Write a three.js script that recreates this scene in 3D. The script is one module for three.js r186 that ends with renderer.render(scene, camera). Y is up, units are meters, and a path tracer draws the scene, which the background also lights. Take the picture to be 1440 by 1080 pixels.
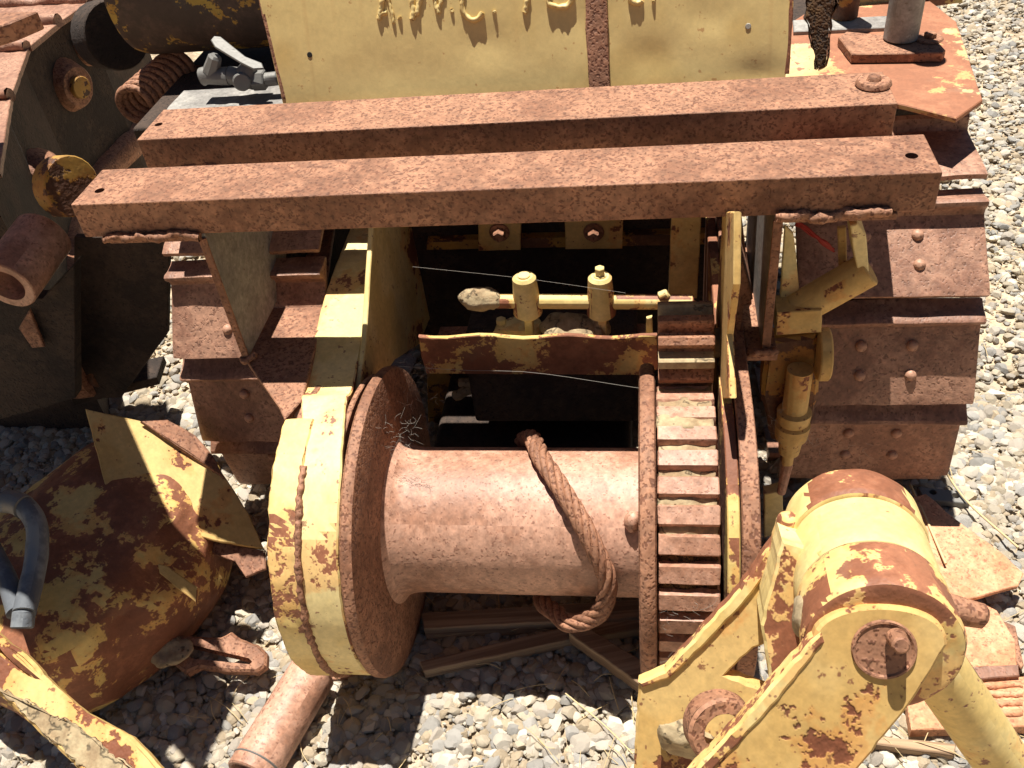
import * as THREE from 'three';
import { RoundedBoxGeometry } from 'three/addons/geometries/RoundedBoxGeometry.js';
import { mergeGeometries, mergeVertices, toCreasedNormals } from 'three/addons/utils/BufferGeometryUtils.js';
import { Brush, Evaluator, SUBTRACTION } from 'three-bvh-csg';

// ---------------------------------------------------------------- camera, sky, sun, exposure
const scene = new THREE.Scene();
const F = 1312, D2R = Math.PI / 180;
const camera = new THREE.PerspectiveCamera(2 * Math.atan(540 / F) / D2R, 4 / 3, 0.05, 200);
camera.position.set(0.309, 1.863, 1.487);
camera.rotation.set(-40.4 * D2R, 11.08 * D2R, -7.6 * D2R, 'YXZ');
camera.updateMatrixWorld();
const renderer = new THREE.WebGLRenderer({ antialias: true });
renderer.toneMapping = THREE.LinearToneMapping;
renderer.toneMappingExposure = 2.0;
renderer.shadowMap.enabled = true;
{
  const w = 64, h = 32, d = new Float32Array(w * h * 4);
  for (let j = 0; j < h; j++) for (let i = 0; i < w; i++) {
    const el = (j + 0.5) / h * Math.PI - Math.PI / 2, t = Math.max(0, Math.sin(el)), k = 0.085, o = (j * w + i) * 4;
    const g = Math.pow(1 - t, 3);
    if (el >= 0) { d[o] = k * (0.38 + 0.42 * g); d[o + 1] = k * (0.58 + 0.34 * g); d[o + 2] = k * (1.0 + 0.05 * g); }
    else { d[o] = k * 0.9; d[o + 1] = k * 0.85; d[o + 2] = k * 0.75; }
    d[o + 3] = 1;
  }
  const t = new THREE.DataTexture(d, w, h, THREE.RGBAFormat, THREE.FloatType);
  t.mapping = THREE.EquirectangularReflectionMapping; t.magFilter = THREE.LinearFilter; t.needsUpdate = true;
  scene.background = t; scene.environment = t;
}
const SUN = new THREE.Vector3(-0.07, 1, -0.19).normalize();
const sun = new THREE.DirectionalLight(new THREE.Color(1, 0.95, 0.86), 4.6);
sun.position.copy(SUN).multiplyScalar(8); sun.castShadow = true; sun.shadow.mapSize.set(4096, 4096);
Object.assign(sun.shadow.camera, { left: -4, right: 4, top: 4, bottom: -4, near: 0.5, far: 16 });
scene.add(sun); scene.add(sun.target);

// ---------------------------------------------------------------- helpers
let seed = 12345;
const rnd = () => { seed = (seed * 1664525 + 1013904223) >>> 0; return seed / 4294967296; };
const rr = (a, b) => a + (b - a) * rnd();
const V = (x, y, z) => new THREE.Vector3(x, y, z);
const ray = (u, v) => V((u - 720) / F, -(v - 540) / F, -1).applyQuaternion(camera.quaternion);
// a photo pixel gives a direction; the plane it lies on gives the distance
const on = (u, v, ax, val) => { const d = ray(u, v), c = camera.position; return c.clone().addScaledVector(d, (val - c[ax]) / d[ax]); };
const onPlane = (u, v, p, n) => { const d = ray(u, v), c = camera.position; return c.clone().addScaledVector(d, p.clone().sub(c).dot(n) / d.dot(n)); };
const used = {};
const numbered = n => { const k = used[n] = (used[n] ?? -1) + 1; return k ? `${n}_${String(k).padStart(3, '0')}` : n; };
function thing(name, label, category, group) {
  const o = new THREE.Group(); o.name = numbered(name); scene.add(o);
  o.userData = { label, category }; if (group) o.userData.group = group; return o;
}
function hash3(x, y, z) { let h = Math.sin(x * 127.1 + y * 311.7 + z * 74.7) * 43758.5453; return h - Math.floor(h); }
function noise3(x, y, z) {
  const X = Math.floor(x), Y = Math.floor(y), Z = Math.floor(z), s = t => t * t * (3 - 2 * t);
  const a = s(x - X), b = s(y - Y), c = s(z - Z), L = (p, q, t) => p + (q - p) * t;
  return L(L(L(hash3(X, Y, Z), hash3(X + 1, Y, Z), a), L(hash3(X, Y + 1, Z), hash3(X + 1, Y + 1, Z), a), b),
    L(L(hash3(X, Y, Z + 1), hash3(X + 1, Y, Z + 1), a), L(hash3(X, Y + 1, Z + 1), hash3(X + 1, Y + 1, Z + 1), a), b), c) * 2 - 1;
}
function boxUV(g, ou = rnd() * 7, ov = rnd() * 7) {
  if (g.index) g = g.toNonIndexed();
  const p = g.attributes.position, n = p.count, uv = new Float32Array(n * 2);
  for (let i = 0; i < n; i += 3) {
    const ax = p.getX(i), ay = p.getY(i), az = p.getZ(i), bx = p.getX(i + 1) - ax, by = p.getY(i + 1) - ay, bz = p.getZ(i + 1) - az,
      cx = p.getX(i + 2) - ax, cy = p.getY(i + 2) - ay, cz = p.getZ(i + 2) - az;
    const nx = Math.abs(by * cz - bz * cy), ny = Math.abs(bz * cx - bx * cz), nz = Math.abs(bx * cy - by * cx);
    for (let k = i; k < i + 3; k++) {
      const x = p.getX(k), y = p.getY(k), z = p.getZ(k);
      const [a, b] = nx > ny && nx > nz ? [z, y] : ny > nz ? [x, z] : [x, y];
      uv[k * 2] = a + ou; uv[k * 2 + 1] = b + ov;
    }
  }
  g.setAttribute('uv', new THREE.BufferAttribute(uv, 2));
  return g;
}
function mesh(name, geo, mat, parent, keepUV) {
  if (!keepUV) geo = boxUV(geo);
  const m = new THREE.Mesh(geo, mat); m.castShadow = m.receiveShadow = true;
  m.name = parent ? name : numbered(name);
  (parent || scene).add(m); return m;
}
function tag(m, label, category, group) { m.userData = { ...m.userData, label, category }; if (group) m.userData.group = group; return m; }
function basis(ax) {
  const m = new THREE.Matrix4();
  if (ax === 'x') m.makeBasis(V(0, 0, -1), V(0, 1, 0), V(1, 0, 0));
  else if (ax === 'z') m.identity();
  else m.makeBasis(V(1, 0, 0), V(0, 0, -1), V(0, 1, 0));
  return m;
}
function rough(pts, step, j, closed = true) {
  const out = [], n = pts.length;
  for (let i = 0; i < n; i++) {
    const a = pts[i], b = pts[(i + 1) % n], L = a.distanceTo(b), k = Math.max(1, Math.round(L / step));
    for (let q = 0; q < k; q++) { const p = a.clone().lerp(b, q / k); if (q) { p.x += rr(-j, j); p.y += rr(-j, j); } out.push(p); }
  }
  return out;
}
// a plate lying in a frame (matrix m: u, v, w axes); outline in (u, v), w from 0 down to -thick
function plateGeo(pts, thick, m, { bevel = 0.002, jit = 0.0007, step = 0.03, holes = [] } = {}) {
  const s = new THREE.Shape(jit ? rough(pts, step, jit) : pts);
  for (const h of holes) s.holes.push(new THREE.Path(h));
  const g = new THREE.ExtrudeGeometry(s, { depth: Math.max(0.001, thick - 2 * bevel), bevelEnabled: true, bevelThickness: bevel, bevelSize: bevel, bevelOffset: -bevel, bevelSegments: 1, curveSegments: 10 });
  g.translate(0, 0, -thick + bevel);
  return g.applyMatrix4(m);
}
const to2 = (p, ax) => ax === 'x' ? new THREE.Vector2(-p.z, p.y) : ax === 'z' ? new THREE.Vector2(p.x, p.y) : new THREE.Vector2(p.x, -p.z);
// outline measured on the plane ax = val; dir +1: the face looks to +ax, -1: to -ax
function pxPlate(ax, val, px, thick, dir = 1, opt = {}) {
  let pts = px.map(([u, v]) => to2(on(u, v, ax, val), ax));
  return axPlate(ax, val, pts, thick, dir, opt);
}
function axPlate(ax, val, pts, thick, dir = 1, opt = {}) {
  const m = basis(ax), t = V(0, 0, 0); t[ax] = dir > 0 ? val : val + thick;
  return plateGeo(pts, thick, new THREE.Matrix4().makeTranslation(t.x, t.y, t.z).multiply(m), opt);
}
// the same on a free plane through p with normal n
function freePlate(p, n, px, thick, opt = {}) {
  n = n.clone().normalize();
  const u = V(1, 0, 0).addScaledVector(n, -n.x).normalize(), w = n.clone().cross(u);
  const m = new THREE.Matrix4().makeBasis(u, w, n).setPosition(p);
  const pts = px.map(([a, b]) => { const q = onPlane(a, b, p, n).sub(p); return new THREE.Vector2(q.dot(u), q.dot(w)); });
  const holes = (opt.pxHoles || []).map(h => h.map(([a, b]) => { const q = onPlane(a, b, p, n).sub(p); return new THREE.Vector2(q.dot(u), q.dot(w)); }));
  return plateGeo(pts, thick, m, { ...opt, holes });
}
function box(x0, x1, y0, y1, z0, z1, r = 0.003) {
  const g = new RoundedBoxGeometry(x1 - x0, y1 - y0, z1 - z0, 2, Math.min(r, (x1 - x0) / 2.1, (y1 - y0) / 2.1, (z1 - z0) / 2.1));
  return g.translate((x0 + x1) / 2, (y0 + y1) / 2, (z0 + z1) / 2);
}
function orient(g, a, b) {   // geometry along +y from 0 to its length, laid from a towards b
  const d = b.clone().sub(a), q = new THREE.Quaternion().setFromUnitVectors(V(0, 1, 0), d.normalize());
  return g.applyQuaternion(q).translate(a.x, a.y, a.z);
}
function lathe(prof, a, b, seg = 32) { return orient(new THREE.LatheGeometry(prof.map(([r, y]) => new THREE.Vector2(Math.max(r, 1e-5), y)), seg), a, b); }
function rod(a, b, r0, r1 = r0, c = 0.003, seg = 24) {
  const L = a.distanceTo(b); c = Math.min(c, L / 4, r0 / 2, r1 / 2);
  return toCreasedNormals(lathe([[0, 0], [r0 - c, 0], [r0, c], [r1, L - c], [r1 - c, L], [0, L]], a, b, seg), 0.6);
}
function pipe(a, b, R, r, seg = 32) {
  const L = a.distanceTo(b);
  return toCreasedNormals(lathe([[r, 0], [R - 0.003, 0], [R, 0.003], [R, L - 0.003], [R - 0.003, L], [r, L], [r, 0]], a, b, seg), 0.6);
}
function tube(pts, r, seg = 40, rad = 10, closed = false) { return new THREE.TubeGeometry(new THREE.CatmullRomCurve3(pts, closed), seg, r, rad, closed); }
function capTube(pts, r, seg, rad = 10) {
  const g = tube(pts, r, seg, rad).toNonIndexed(), out = [g];
  for (const [i, j] of [[0, 1], [pts.length - 1, pts.length - 2]]) {
    const c = new THREE.CircleGeometry(r, rad).toNonIndexed(), d = pts[i].clone().sub(pts[j]).normalize();
    c.applyQuaternion(new THREE.Quaternion().setFromUnitVectors(V(0, 0, 1), d)).translate(pts[i].x, pts[i].y, pts[i].z); out.push(c);
  }
  return mergeGeometries(out);
}
function lumpy(g, amp, fr, sd = 0) {   // push vertices along their normals by noise
  const hadIndex = !!g.index; if (!hadIndex) g = mergeVertices(g);
  g.computeVertexNormals();
  const p = g.attributes.position, n = g.attributes.normal;
  for (let i = 0; i < p.count; i++) {
    const x = p.getX(i) * fr + sd, y = p.getY(i) * fr, z = p.getZ(i) * fr;
    const k = amp * (noise3(x, y, z) + 0.5 * noise3(x * 2.3, y * 2.3, z * 2.3));
    p.setXYZ(i, p.getX(i) + n.getX(i) * k, p.getY(i) + n.getY(i) * k, p.getZ(i) + n.getZ(i) * k);
  }
  g.computeVertexNormals(); return g;
}
const bead = (pts, r, n = 60, sd = 0) => lumpy(mergeVertices(capTube(pts, r, n, 10).deleteAttribute('uv').deleteAttribute('normal')), r * 0.45, 1 / (r * 1.6), sd);
function hexBolt(p, dir, r, h, mat, parent, name = 'bolt') {
  const g = rod(p, p.clone().addScaledVector(dir, h), r, r, r * 0.15, 6); return mesh(name, g, mat, parent);
}

// ---------------------------------------------------------------- procedural textures
const N = 1024;
function lattice(f, sd) { const a = new Float32Array(f * f); let s = sd * 7919 + 17 >>> 0; for (let i = 0; i < a.length; i++) { s = (s * 1664525 + 1013904223) >>> 0; a[i] = s / 4294967296; } return a; }
function layer(out, f, amp, sd, fy = f) {
  const a = lattice(Math.max(f, fy), sd), W = Math.max(f, fy), st = new Float32Array(N), si = new Int32Array(N);
  for (let i = 0; i < N; i++) { const x = i / N * f, X = Math.floor(x), t = x - X; si[i] = X; st[i] = t * t * (3 - 2 * t); }
  for (let j = 0; j < N; j++) {
    const y = j / N * fy, Y = Math.floor(y), ty = y - Y, t2 = ty * ty * (3 - 2 * ty), r0 = (Y % fy) * W, r1 = ((Y + 1) % fy) * W;
    for (let i = 0; i < N; i++) {
      const X = si[i], X1 = (X + 1) % f, t = st[i];
      const p = a[r0 + X] + (a[r0 + X1] - a[r0 + X]) * t, q = a[r1 + X] + (a[r1 + X1] - a[r1 + X]) * t;
      out[j * N + i] += amp * (p + (q - p) * t2 - 0.5);
    }
  }
  return out;
}
function fbm(f0, oct, sd, gain = 0.55) { const o = new Float32Array(N * N); let a = 1, f = f0; for (let k = 0; k < oct && f <= N / 2; k++) { layer(o, f, a, sd + k * 13); a *= gain; f *= 2; } return o; }
const sm = (a, b, x) => { const t = Math.min(1, Math.max(0, (x - a) / (b - a))); return t * t * (3 - 2 * t); };
function tex(fn, srgb) {
  const d = new Uint8Array(N * N * 4), c = [0, 0, 0];
  for (let i = 0; i < N * N; i++) { fn(i, c); d[i * 4] = Math.min(255, Math.max(0, c[0])); d[i * 4 + 1] = Math.min(255, Math.max(0, c[1])); d[i * 4 + 2] = Math.min(255, Math.max(0, c[2])); d[i * 4 + 3] = 255; }
  const t = new THREE.DataTexture(d, N, N); t.wrapS = t.wrapT = THREE.RepeatWrapping; t.magFilter = THREE.LinearFilter; t.minFilter = THREE.LinearMipmapLinearFilter; t.generateMipmaps = true;
  if (srgb) t.colorSpace = THREE.SRGBColorSpace; t.needsUpdate = true; return t;
}
const mix3 = (o, a, b, t) => { o[0] = a[0] + (b[0] - a[0]) * t; o[1] = a[1] + (b[1] - a[1]) * t; o[2] = a[2] + (b[2] - a[2]) * t; };
function std(map, bump, bs, rough, extra = {}) { return new THREE.MeshStandardMaterial({ map, bumpMap: bump, bumpScale: bs, roughness: rough, ...extra }); }
const nBig = fbm(3, 5, 11), nMid = fbm(12, 5, 23), nFine = fbm(64, 4, 31, 0.75), nFine2 = fbm(96, 3, 57, 0.8), nSpeck = fbm(200, 2, 141, 0.8), nChip = fbm(5, 7, 71, 0.62), nChip2 = fbm(8, 6, 93, 0.6);
// rust: base tone, paler film, dark pits
function rustMat(base, pale, dark, pit, bs = 0.0012, ro = 0.85) {
  const c2 = [0, 0, 0];
  const map = tex((i, c) => {
    mix3(c, base, pale, sm(-0.35, 0.4, nBig[i] * 0.8 + nMid[i] * 0.7 + nFine[i] * 0.35));
    const p = sm(pit, pit + 0.25, nSpeck[i] + nMid[i] * 0.16);
    c2[0] = c[0]; c2[1] = c[1]; c2[2] = c[2]; mix3(c, c2, dark, p * 0.6);
    const k = 1 + nFine2[i] * 0.16; c[0] *= k; c[1] *= k; c[2] *= k;
  }, true);
  const bump = tex((i, c) => { const h = 150 + nFine2[i] * 70 - 110 * sm(pit, pit + 0.25, nSpeck[i] + nMid[i] * 0.16) + nMid[i] * 30; c[0] = c[1] = c[2] = h; });
  return std(map, bump, bs, ro);
}
// paint that has chipped off to rust; cover = how much paint is left (-1 .. 1)
function paintMat(paint, paint2, rust, rust2, cover, bs = 0.0015, ro = 0.6, chip = nChip) {
  const mask = i => sm(-0.03, 0.03, chip[i] * 0.75 + nMid[i] * 0.3 + nFine[i] * 0.22 + cover);
  const t = [0, 0, 0], u = [0, 0, 0];
  const map = tex((i, c) => {
    mix3(t, paint, paint2, sm(-0.3, 0.4, nMid[i] + nBig[i] * 0.6));
    mix3(u, rust, rust2, sm(-0.3, 0.4, nMid[i] * 0.8 + nFine[i] * 0.4));
    const m = mask(i), st = sm(0.16, 0.0, chip[i] + cover) * 0.25; mix3(c, u, t, m);
    c[1] *= 1 - st * 0.35; c[2] *= 1 - st * 0.6;
    const sp = sm(0.62, 0.8, nFine[i] + nMid[i] * 0.2); mix3(u, c, rust, sp * 0.75); c[0] = u[0]; c[1] = u[1]; c[2] = u[2];
    const k = 1 + nFine2[i] * 0.07; c[0] *= k; c[1] *= k; c[2] *= k;
  }, true);
  const bump = tex((i, c) => { const m = mask(i); c[0] = c[1] = c[2] = 90 + 80 * m + nMid[i] * 25 * m + (1 - m) * nFine2[i] * 55 + nFine[i] * 12; });
  return std(map, bump, bs, ro);
}
const M = {};
M.rust = rustMat([124, 84, 62], [156, 112, 86], [84, 48, 33], 0.15, 0.0018, 0.72);
M.rustPale = rustMat([154, 112, 90], [184, 142, 120], [120, 82, 66], 0.30, 0.0008, 0.55);
M.rustTrack = rustMat([132, 94, 76], [164, 124, 102], [98, 66, 52], 0.26, 0.0014, 0.55);
M.orange = rustMat([184, 126, 90], [204, 152, 116], [146, 92, 68], 0.24, 0.0008, 0.8);
M.yellow = paintMat([212, 188, 124], [224, 204, 146], [130, 88, 66], [158, 112, 88], 0.4);
M.yellowWorn = paintMat([212, 184, 116], [222, 200, 138], [132, 90, 68], [156, 112, 88], 0.2, 0.002);
M.yellowRust = paintMat([198, 166, 96], [208, 182, 114], [122, 82, 60], [148, 104, 78], -0.08, 0.002, 0.7, nChip2);
M.deck = paintMat([204, 176, 128], [196, 164, 114], [146, 104, 80], [164, 120, 94], -0.12, 0.0012, 0.7, nChip);
M.mustard = paintMat([194, 158, 94], [206, 174, 112], [116, 72, 48], [148, 100, 70], 0.34, 0.004, 0.75, nChip2);
M.greasy = paintMat([178, 136, 62], [160, 122, 60], [84, 58, 42], [116, 84, 60], 0.0, 0.004, 0.7, nChip2);
M.black = rustMat([44, 35, 30], [66, 52, 43], [24, 19, 17], 0.3, 0.003, 0.9);  // dark grease; on the left frames it also stands in for deep shade
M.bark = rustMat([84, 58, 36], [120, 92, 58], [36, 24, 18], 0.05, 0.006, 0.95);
M.tank = paintMat([170, 140, 60], [180, 150, 70], [70, 60, 56], [92, 78, 72], -0.24, 0.001, 0.7, nChip2);
M.grey = rustMat([126, 122, 118], [150, 146, 140], [104, 84, 68], 0.5, 0.0006, 0.6);
M.steel = new THREE.MeshStandardMaterial({ color: 0x7c7a76, roughness: 0.6, metalness: 0.35, bumpMap: M.grey.bumpMap, bumpScale: 0.001 });
{ // sheet panel: pale olive paint, faint dents, few rust freckles, rust runs below the lettering
  const runs = layer(layer(new Float32Array(N * N), 48, 1, 301, 2), 96, 0.5, 302, 3);
  const t = [0, 0, 0];
  const map = tex((i, c) => {
    mix3(c, [206, 176, 112], [216, 190, 128], sm(-0.3, 0.3, nBig[i] + nMid[i] * 0.3));
    const r = sm(0.38, 0.8, runs[i] + nBig[i] * 0.3) * 0.16 + sm(0.72, 0.84, nFine[i] + nMid[i] * 0.35) * 0.5; mix3(t, c, [158, 104, 60], r);
    const k = 1 + nFine2[i] * 0.035; c[0] = t[0] * k; c[1] = t[1] * k; c[2] = t[2] * k;
  }, true);
  M.panel = std(map, tex((i, c) => { c[0] = c[1] = c[2] = 128 + nFine2[i] * 14 + nMid[i] * 20; }), 0.0012, 0.5);
}
{ // dried mud
  const cr = fbm(10, 6, 411, 0.6), t = [0, 0, 0];
  M.dirt = std(tex((i, c) => { mix3(c, [168, 150, 118], [140, 118, 90], sm(-0.3, 0.4, cr[i] + nFine[i] * 0.3)); const k = 1 - 0.35 * sm(0.05, 0, Math.abs(nChip2[i])) + nFine2[i] * 0.1; c[0] *= k; c[1] *= k; c[2] *= k; }, true),
    tex((i, c) => { c[0] = c[1] = c[2] = 130 + cr[i] * 60 + nFine[i] * 30 - 70 * sm(0.05, 0, Math.abs(nChip2[i])); }), 0.006, 0.95);
}
{ // weathered wood, grain along u
  const g = layer(layer(layer(new Float32Array(N * N), 4, 1, 501, 96), 6, 0.8, 502, 220), 10, 0.6, 503, 400);
  M.wood = std(tex((i, c) => { mix3(c, [132, 106, 82], [176, 150, 120], sm(-0.6, 0.6, g[i] + nBig[i] * 0.3)); }, true), tex((i, c) => { c[0] = c[1] = c[2] = 128 + g[i] * 60; }), 0.002, 0.9);
}
{ // ground between the stones: pale gritty clay
  M.ground = std(tex((i, c) => { mix3(c, [150, 132, 108], [186, 168, 142], sm(-0.35, 0.35, nMid[i] + nFine[i] * 0.5 + nBig[i] * 0.4)); const k = 1 + nFine2[i] * 0.14; c[0] *= k; c[1] *= k; c[2] *= k; }, true),
    tex((i, c) => { c[0] = c[1] = c[2] = 128 + nFine[i] * 70 + nMid[i] * 30; }), 0.008, 0.95);
}
M.stone = new THREE.MeshStandardMaterial({ color: 0xffffff, roughness: 0.9, bumpMap: M.dirt.bumpMap, bumpScale: 0.001 });
M.hose = std(tex((i, c) => { mix3(c, [88, 92, 98], [120, 124, 128], sm(-0.3, 0.3, nMid[i] + nFine[i] * 0.3)); }, true), M.dirt.bumpMap, 0.0012, 0.75);
M.red = new THREE.MeshStandardMaterial({ color: 0x9a2418, roughness: 0.5 });
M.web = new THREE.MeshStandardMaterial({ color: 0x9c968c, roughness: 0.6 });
M.straw = new THREE.MeshStandardMaterial({ color: 0xcbb488, roughness: 0.9 });
M.dark = new THREE.MeshStandardMaterial({ color: 0x1a1614, roughness: 0.9 });  // shade inside a panel hole, put into the colour

// ---------------------------------------------------------------- ground and gravel
{
  const g = new THREE.PlaneGeometry(60, 60, 1, 1).rotateX(-Math.PI / 2); g.translate(0, -0.012, -10);
  const m = mesh('ground', g, M.ground); m.userData.kind = 'structure';
  const n = new THREE.PlaneGeometry(5.2, 7, 300, 400).rotateX(-Math.PI / 2); n.translate(0.3, 0, -2.2);
  const p = n.attributes.position;
  for (let i = 0; i < p.count; i++) { const x = p.getX(i), z = p.getZ(i); const e = Math.min(1, (2.6 - Math.abs(x - 0.3)) * 4, (3.5 - Math.abs(z + 2.2)) * 4); p.setY(i, e * (0.006 * noise3(x * 3, 0, z * 3) + 0.006 * noise3(x * 22, 3, z * 22)) - 0.006); }
  n.computeVertexNormals();
  const b = mesh('gravel_bed', n, M.ground); b.userData.kind = 'structure';
  // loose stones
  const shapes = [];
  for (let k = 0; k < 5; k++) {
    let s = mergeVertices(new THREE.IcosahedronGeometry(1, 2).deleteAttribute('uv').deleteAttribute('normal'));
    const q = s.attributes.position, cuts = [];
    for (let c = 0; c < 7; c++) cuts.push([V(rr(-1, 1), rr(-1, 1), rr(-1, 1)).normalize(), rr(0.55, 0.85)]);
    for (let i = 0; i < q.count; i++) {
      const v = V(q.getX(i), q.getY(i), q.getZ(i));
      for (const [d, h] of cuts) { const t = v.dot(d); if (t > h) v.addScaledVector(d, h - t); }
      v.multiplyScalar(1 + 0.08 * noise3(v.x * 3 + k * 9, v.y * 3, v.z * 3)); q.setXYZ(i, v.x, v.y, v.z);
    }
    s.computeVertexNormals(); shapes.push(boxUV(toCreasedNormals(s, 0.5)));
  }
  const G = new THREE.Group(); G.name = 'gravel'; G.userData = { label: 'pale loose gravel covering the ground around the machine', category: 'gravel', kind: 'stuff' }; scene.add(G);
  const tones = [[0.46, 0.39, 0.29], [0.40, 0.35, 0.29], [0.52, 0.45, 0.35], [0.34, 0.32, 0.29], [0.44, 0.35, 0.24], [0.58, 0.52, 0.43]];
  const mtx = new THREE.Matrix4(), qn = new THREE.Quaternion(), col = new THREE.Color();
  const per = 24000;
  for (let k = 0; k < 5; k++) {
    const im = new THREE.InstancedMesh(shapes[k], M.stone, per); im.name = 'stones'; im.userData.kind = 'stuff'; im.castShadow = im.receiveShadow = true;
    for (let i = 0; i < per; i++) {
      let x, z; const t = rnd();
      if (t < 0.30) { x = rr(0.85, 2.8); z = rr(-5.2, -0.4); } else if (t < 0.85) { x = rr(-1.9, 1.9); z = rr(-0.6, 1.0); } else { x = rr(-2.2, 1.2); z = rr(-2.2, -0.4); }
      const r = Math.pow(rnd(), 3.2) * 0.019 + 0.0042;
      const c = tones[Math.floor(rnd() * tones.length)], v = rr(0.72, 1.06);
      qn.setFromEuler(new THREE.Euler(rr(-0.5, 0.5), rr(0, 6.3), rr(-0.5, 0.5)));
      mtx.compose(V(x, r * rr(-0.3, 0.25) + 0.003 + 0.006 * noise3(x * 3, 0, z * 3), z), qn, V(r * rr(0.8, 1.4), r * rr(0.5, 0.85), r * rr(0.75, 1.2)));
      im.setMatrixAt(i, mtx); im.setColorAt(i, col.setRGB(c[0] * v, c[1] * v, c[2] * v));
    }
    G.add(im);
  }
}

// ---------------------------------------------------------------- crawler tracks
// outer envelope of the track seen from the side, (z, y), rear end of the machine
const TRK = new THREE.CatmullRomCurve3([[-3.2, 0.9], [-1.6, 0.9], [-0.75, 0.905], [-0.5, 0.895], [-0.36, 0.86], [-0.265, 0.79], [-0.175, 0.675], [-0.125, 0.56], [-0.098, 0.44], [-0.095, 0.33], [-0.12, 0.18], [-0.19, 0.05], [-0.32, 0.0], [-1.6, -0.005]].map(([z, y]) => V(0, y, z)), false, 'centripetal');
function shoeGeo(w) {
  const P = [[0, 0], [0.232, 0], [0.232, 0.011], [0.21, 0.014], [0.075, 0.014], [0.058, 0.016], [0.053, 0.024], [0.051, 0.044], [0.045, 0.050], [0.037, 0.047], [0.024, 0.030], [0.010, 0.018], [0, 0.013]];
  const s = new THREE.Shape(P.map(([a, b]) => new THREE.Vector2(a, b)));
  const g = new THREE.ExtrudeGeometry(s, { depth: w - 0.008, bevelEnabled: true, bevelThickness: 0.004, bevelSize: 0.003, bevelOffset: -0.003, bevelSegments: 2, steps: 24 });
  // (a: along the track, b: outward, depth: across)  ->  x across, y outward, z along
  g.translate(0, 0, -w / 2 + 0.004).applyMatrix4(new THREE.Matrix4().makeBasis(V(0, 0, 1), V(0, 1, 0), V(1, 0, 0)).multiply(new THREE.Matrix4().makeScale(1, 1, 1)));
  return g;
}
function flip(g) { const ix = g.toNonIndexed(), p = ix.attributes.position; for (let i = 0; i < p.count; i += 3) { const a = [p.getX(i), p.getY(i), p.getZ(i)]; p.setXYZ(i, p.getX(i + 1), p.getY(i + 1), p.getZ(i + 1)); p.setXYZ(i + 1, ...a); } ix.deleteAttribute('normal'); return toCreasedNormals(ix, 0.7); }
const shoeVariants = w => [0, 1, 2, 3].map(k => { let g = flip(shoeGeo(w)); g.deleteAttribute('uv'); g = mergeVertices(g.deleteAttribute('normal'), 1e-5); const p = g.attributes.position; for (let i = 0; i < p.count; i++) { const x = p.getX(i), y = p.getY(i), z = p.getZ(i); p.setXYZ(i, x, y + 0.0022 * noise3(x * 14 + k * 7, y * 20, z * 9), z + 0.0018 * noise3(x * 22 + k * 5, 4, z * 10)); } return boxUV(toCreasedNormals(g, 0.6), k * 1.7, k * 0.9); });
const SHOE = shoeVariants(0.38);
const boltGeo = boxUV(new THREE.SphereGeometry(0.0125, 12, 8).scale(1, 0.8, 1));
function crawlerTrack(xc, phase, label, n0, n1, pitch = 0.25) {
  const t = thing('crawler_track', label, 'track', 'crawler tracks of the tractor');
  const L = TRK.getLength(); let best = 9, sc = 0; for (let q = 0; q <= 2000; q++) { const d = TRK.getPointAt(q / 2000).distanceTo(V(0, phase[1], phase[0])); if (d < best) { best = d; sc = q / 2000 * L; } }
  for (let k = n0; k <= n1; k++) {
    const s0 = sc - 0.045 + k * pitch; const a = TRK.getPointAt(s0 / L), b = TRK.getPointAt((s0 + 0.23) / L);
    const along = b.clone().sub(a).normalize(), out = V(1, 0, 0).cross(along).multiplyScalar(-1).normalize();
    const m = new THREE.Mesh(SHOE[(k % 4 + 4) % 4], M.rustTrack); m.castShadow = m.receiveShadow = true; m.name = 'track_shoe';
    m.matrixAutoUpdate = true;
    const o = a.clone().addScaledVector(out, -0.046);
    m.quaternion.setFromRotationMatrix(new THREE.Matrix4().makeBasis(V(1, 0, 0), out, V(1, 0, 0).cross(out)));
    // local z runs along the track
    if (V(1, 0, 0).cross(out).dot(along) < 0) m.quaternion.setFromRotationMatrix(new THREE.Matrix4().makeBasis(V(-1, 0, 0), out, V(-1, 0, 0).cross(out)));
    m.rotateX(-0.20); m.position.set(xc, o.y, o.z).addScaledVector(out, -0.008); t.add(m);
    for (const [bx, bz] of [[-0.05, 0.10], [0.055, 0.10], [-0.05, 0.165], [0.055, 0.165]]) { const h = new THREE.Mesh(boltGeo, M.rustTrack); h.name = 'bolt'; h.castShadow = h.receiveShadow = true; h.position.set(bx, 0.015, bz); m.add(h); }
  }
  // chain links and wheel behind the shoes
  mesh('wheel', rod(V(xc - 0.08, 0.45, -0.53), V(xc + 0.08, 0.45, -0.53), 0.34, 0.34, 0.02, 40), M.black, t);
  return t;
}
crawlerTrack(0.81, [-0.14, 0.60], 'rusty crawler track beside the loose plates and open gravel', -5, 4);
crawlerTrack(-0.62, [-0.10, 0.49], 'rusty crawler track between the winch guard and yellow cast housing', -5, 4);

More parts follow.
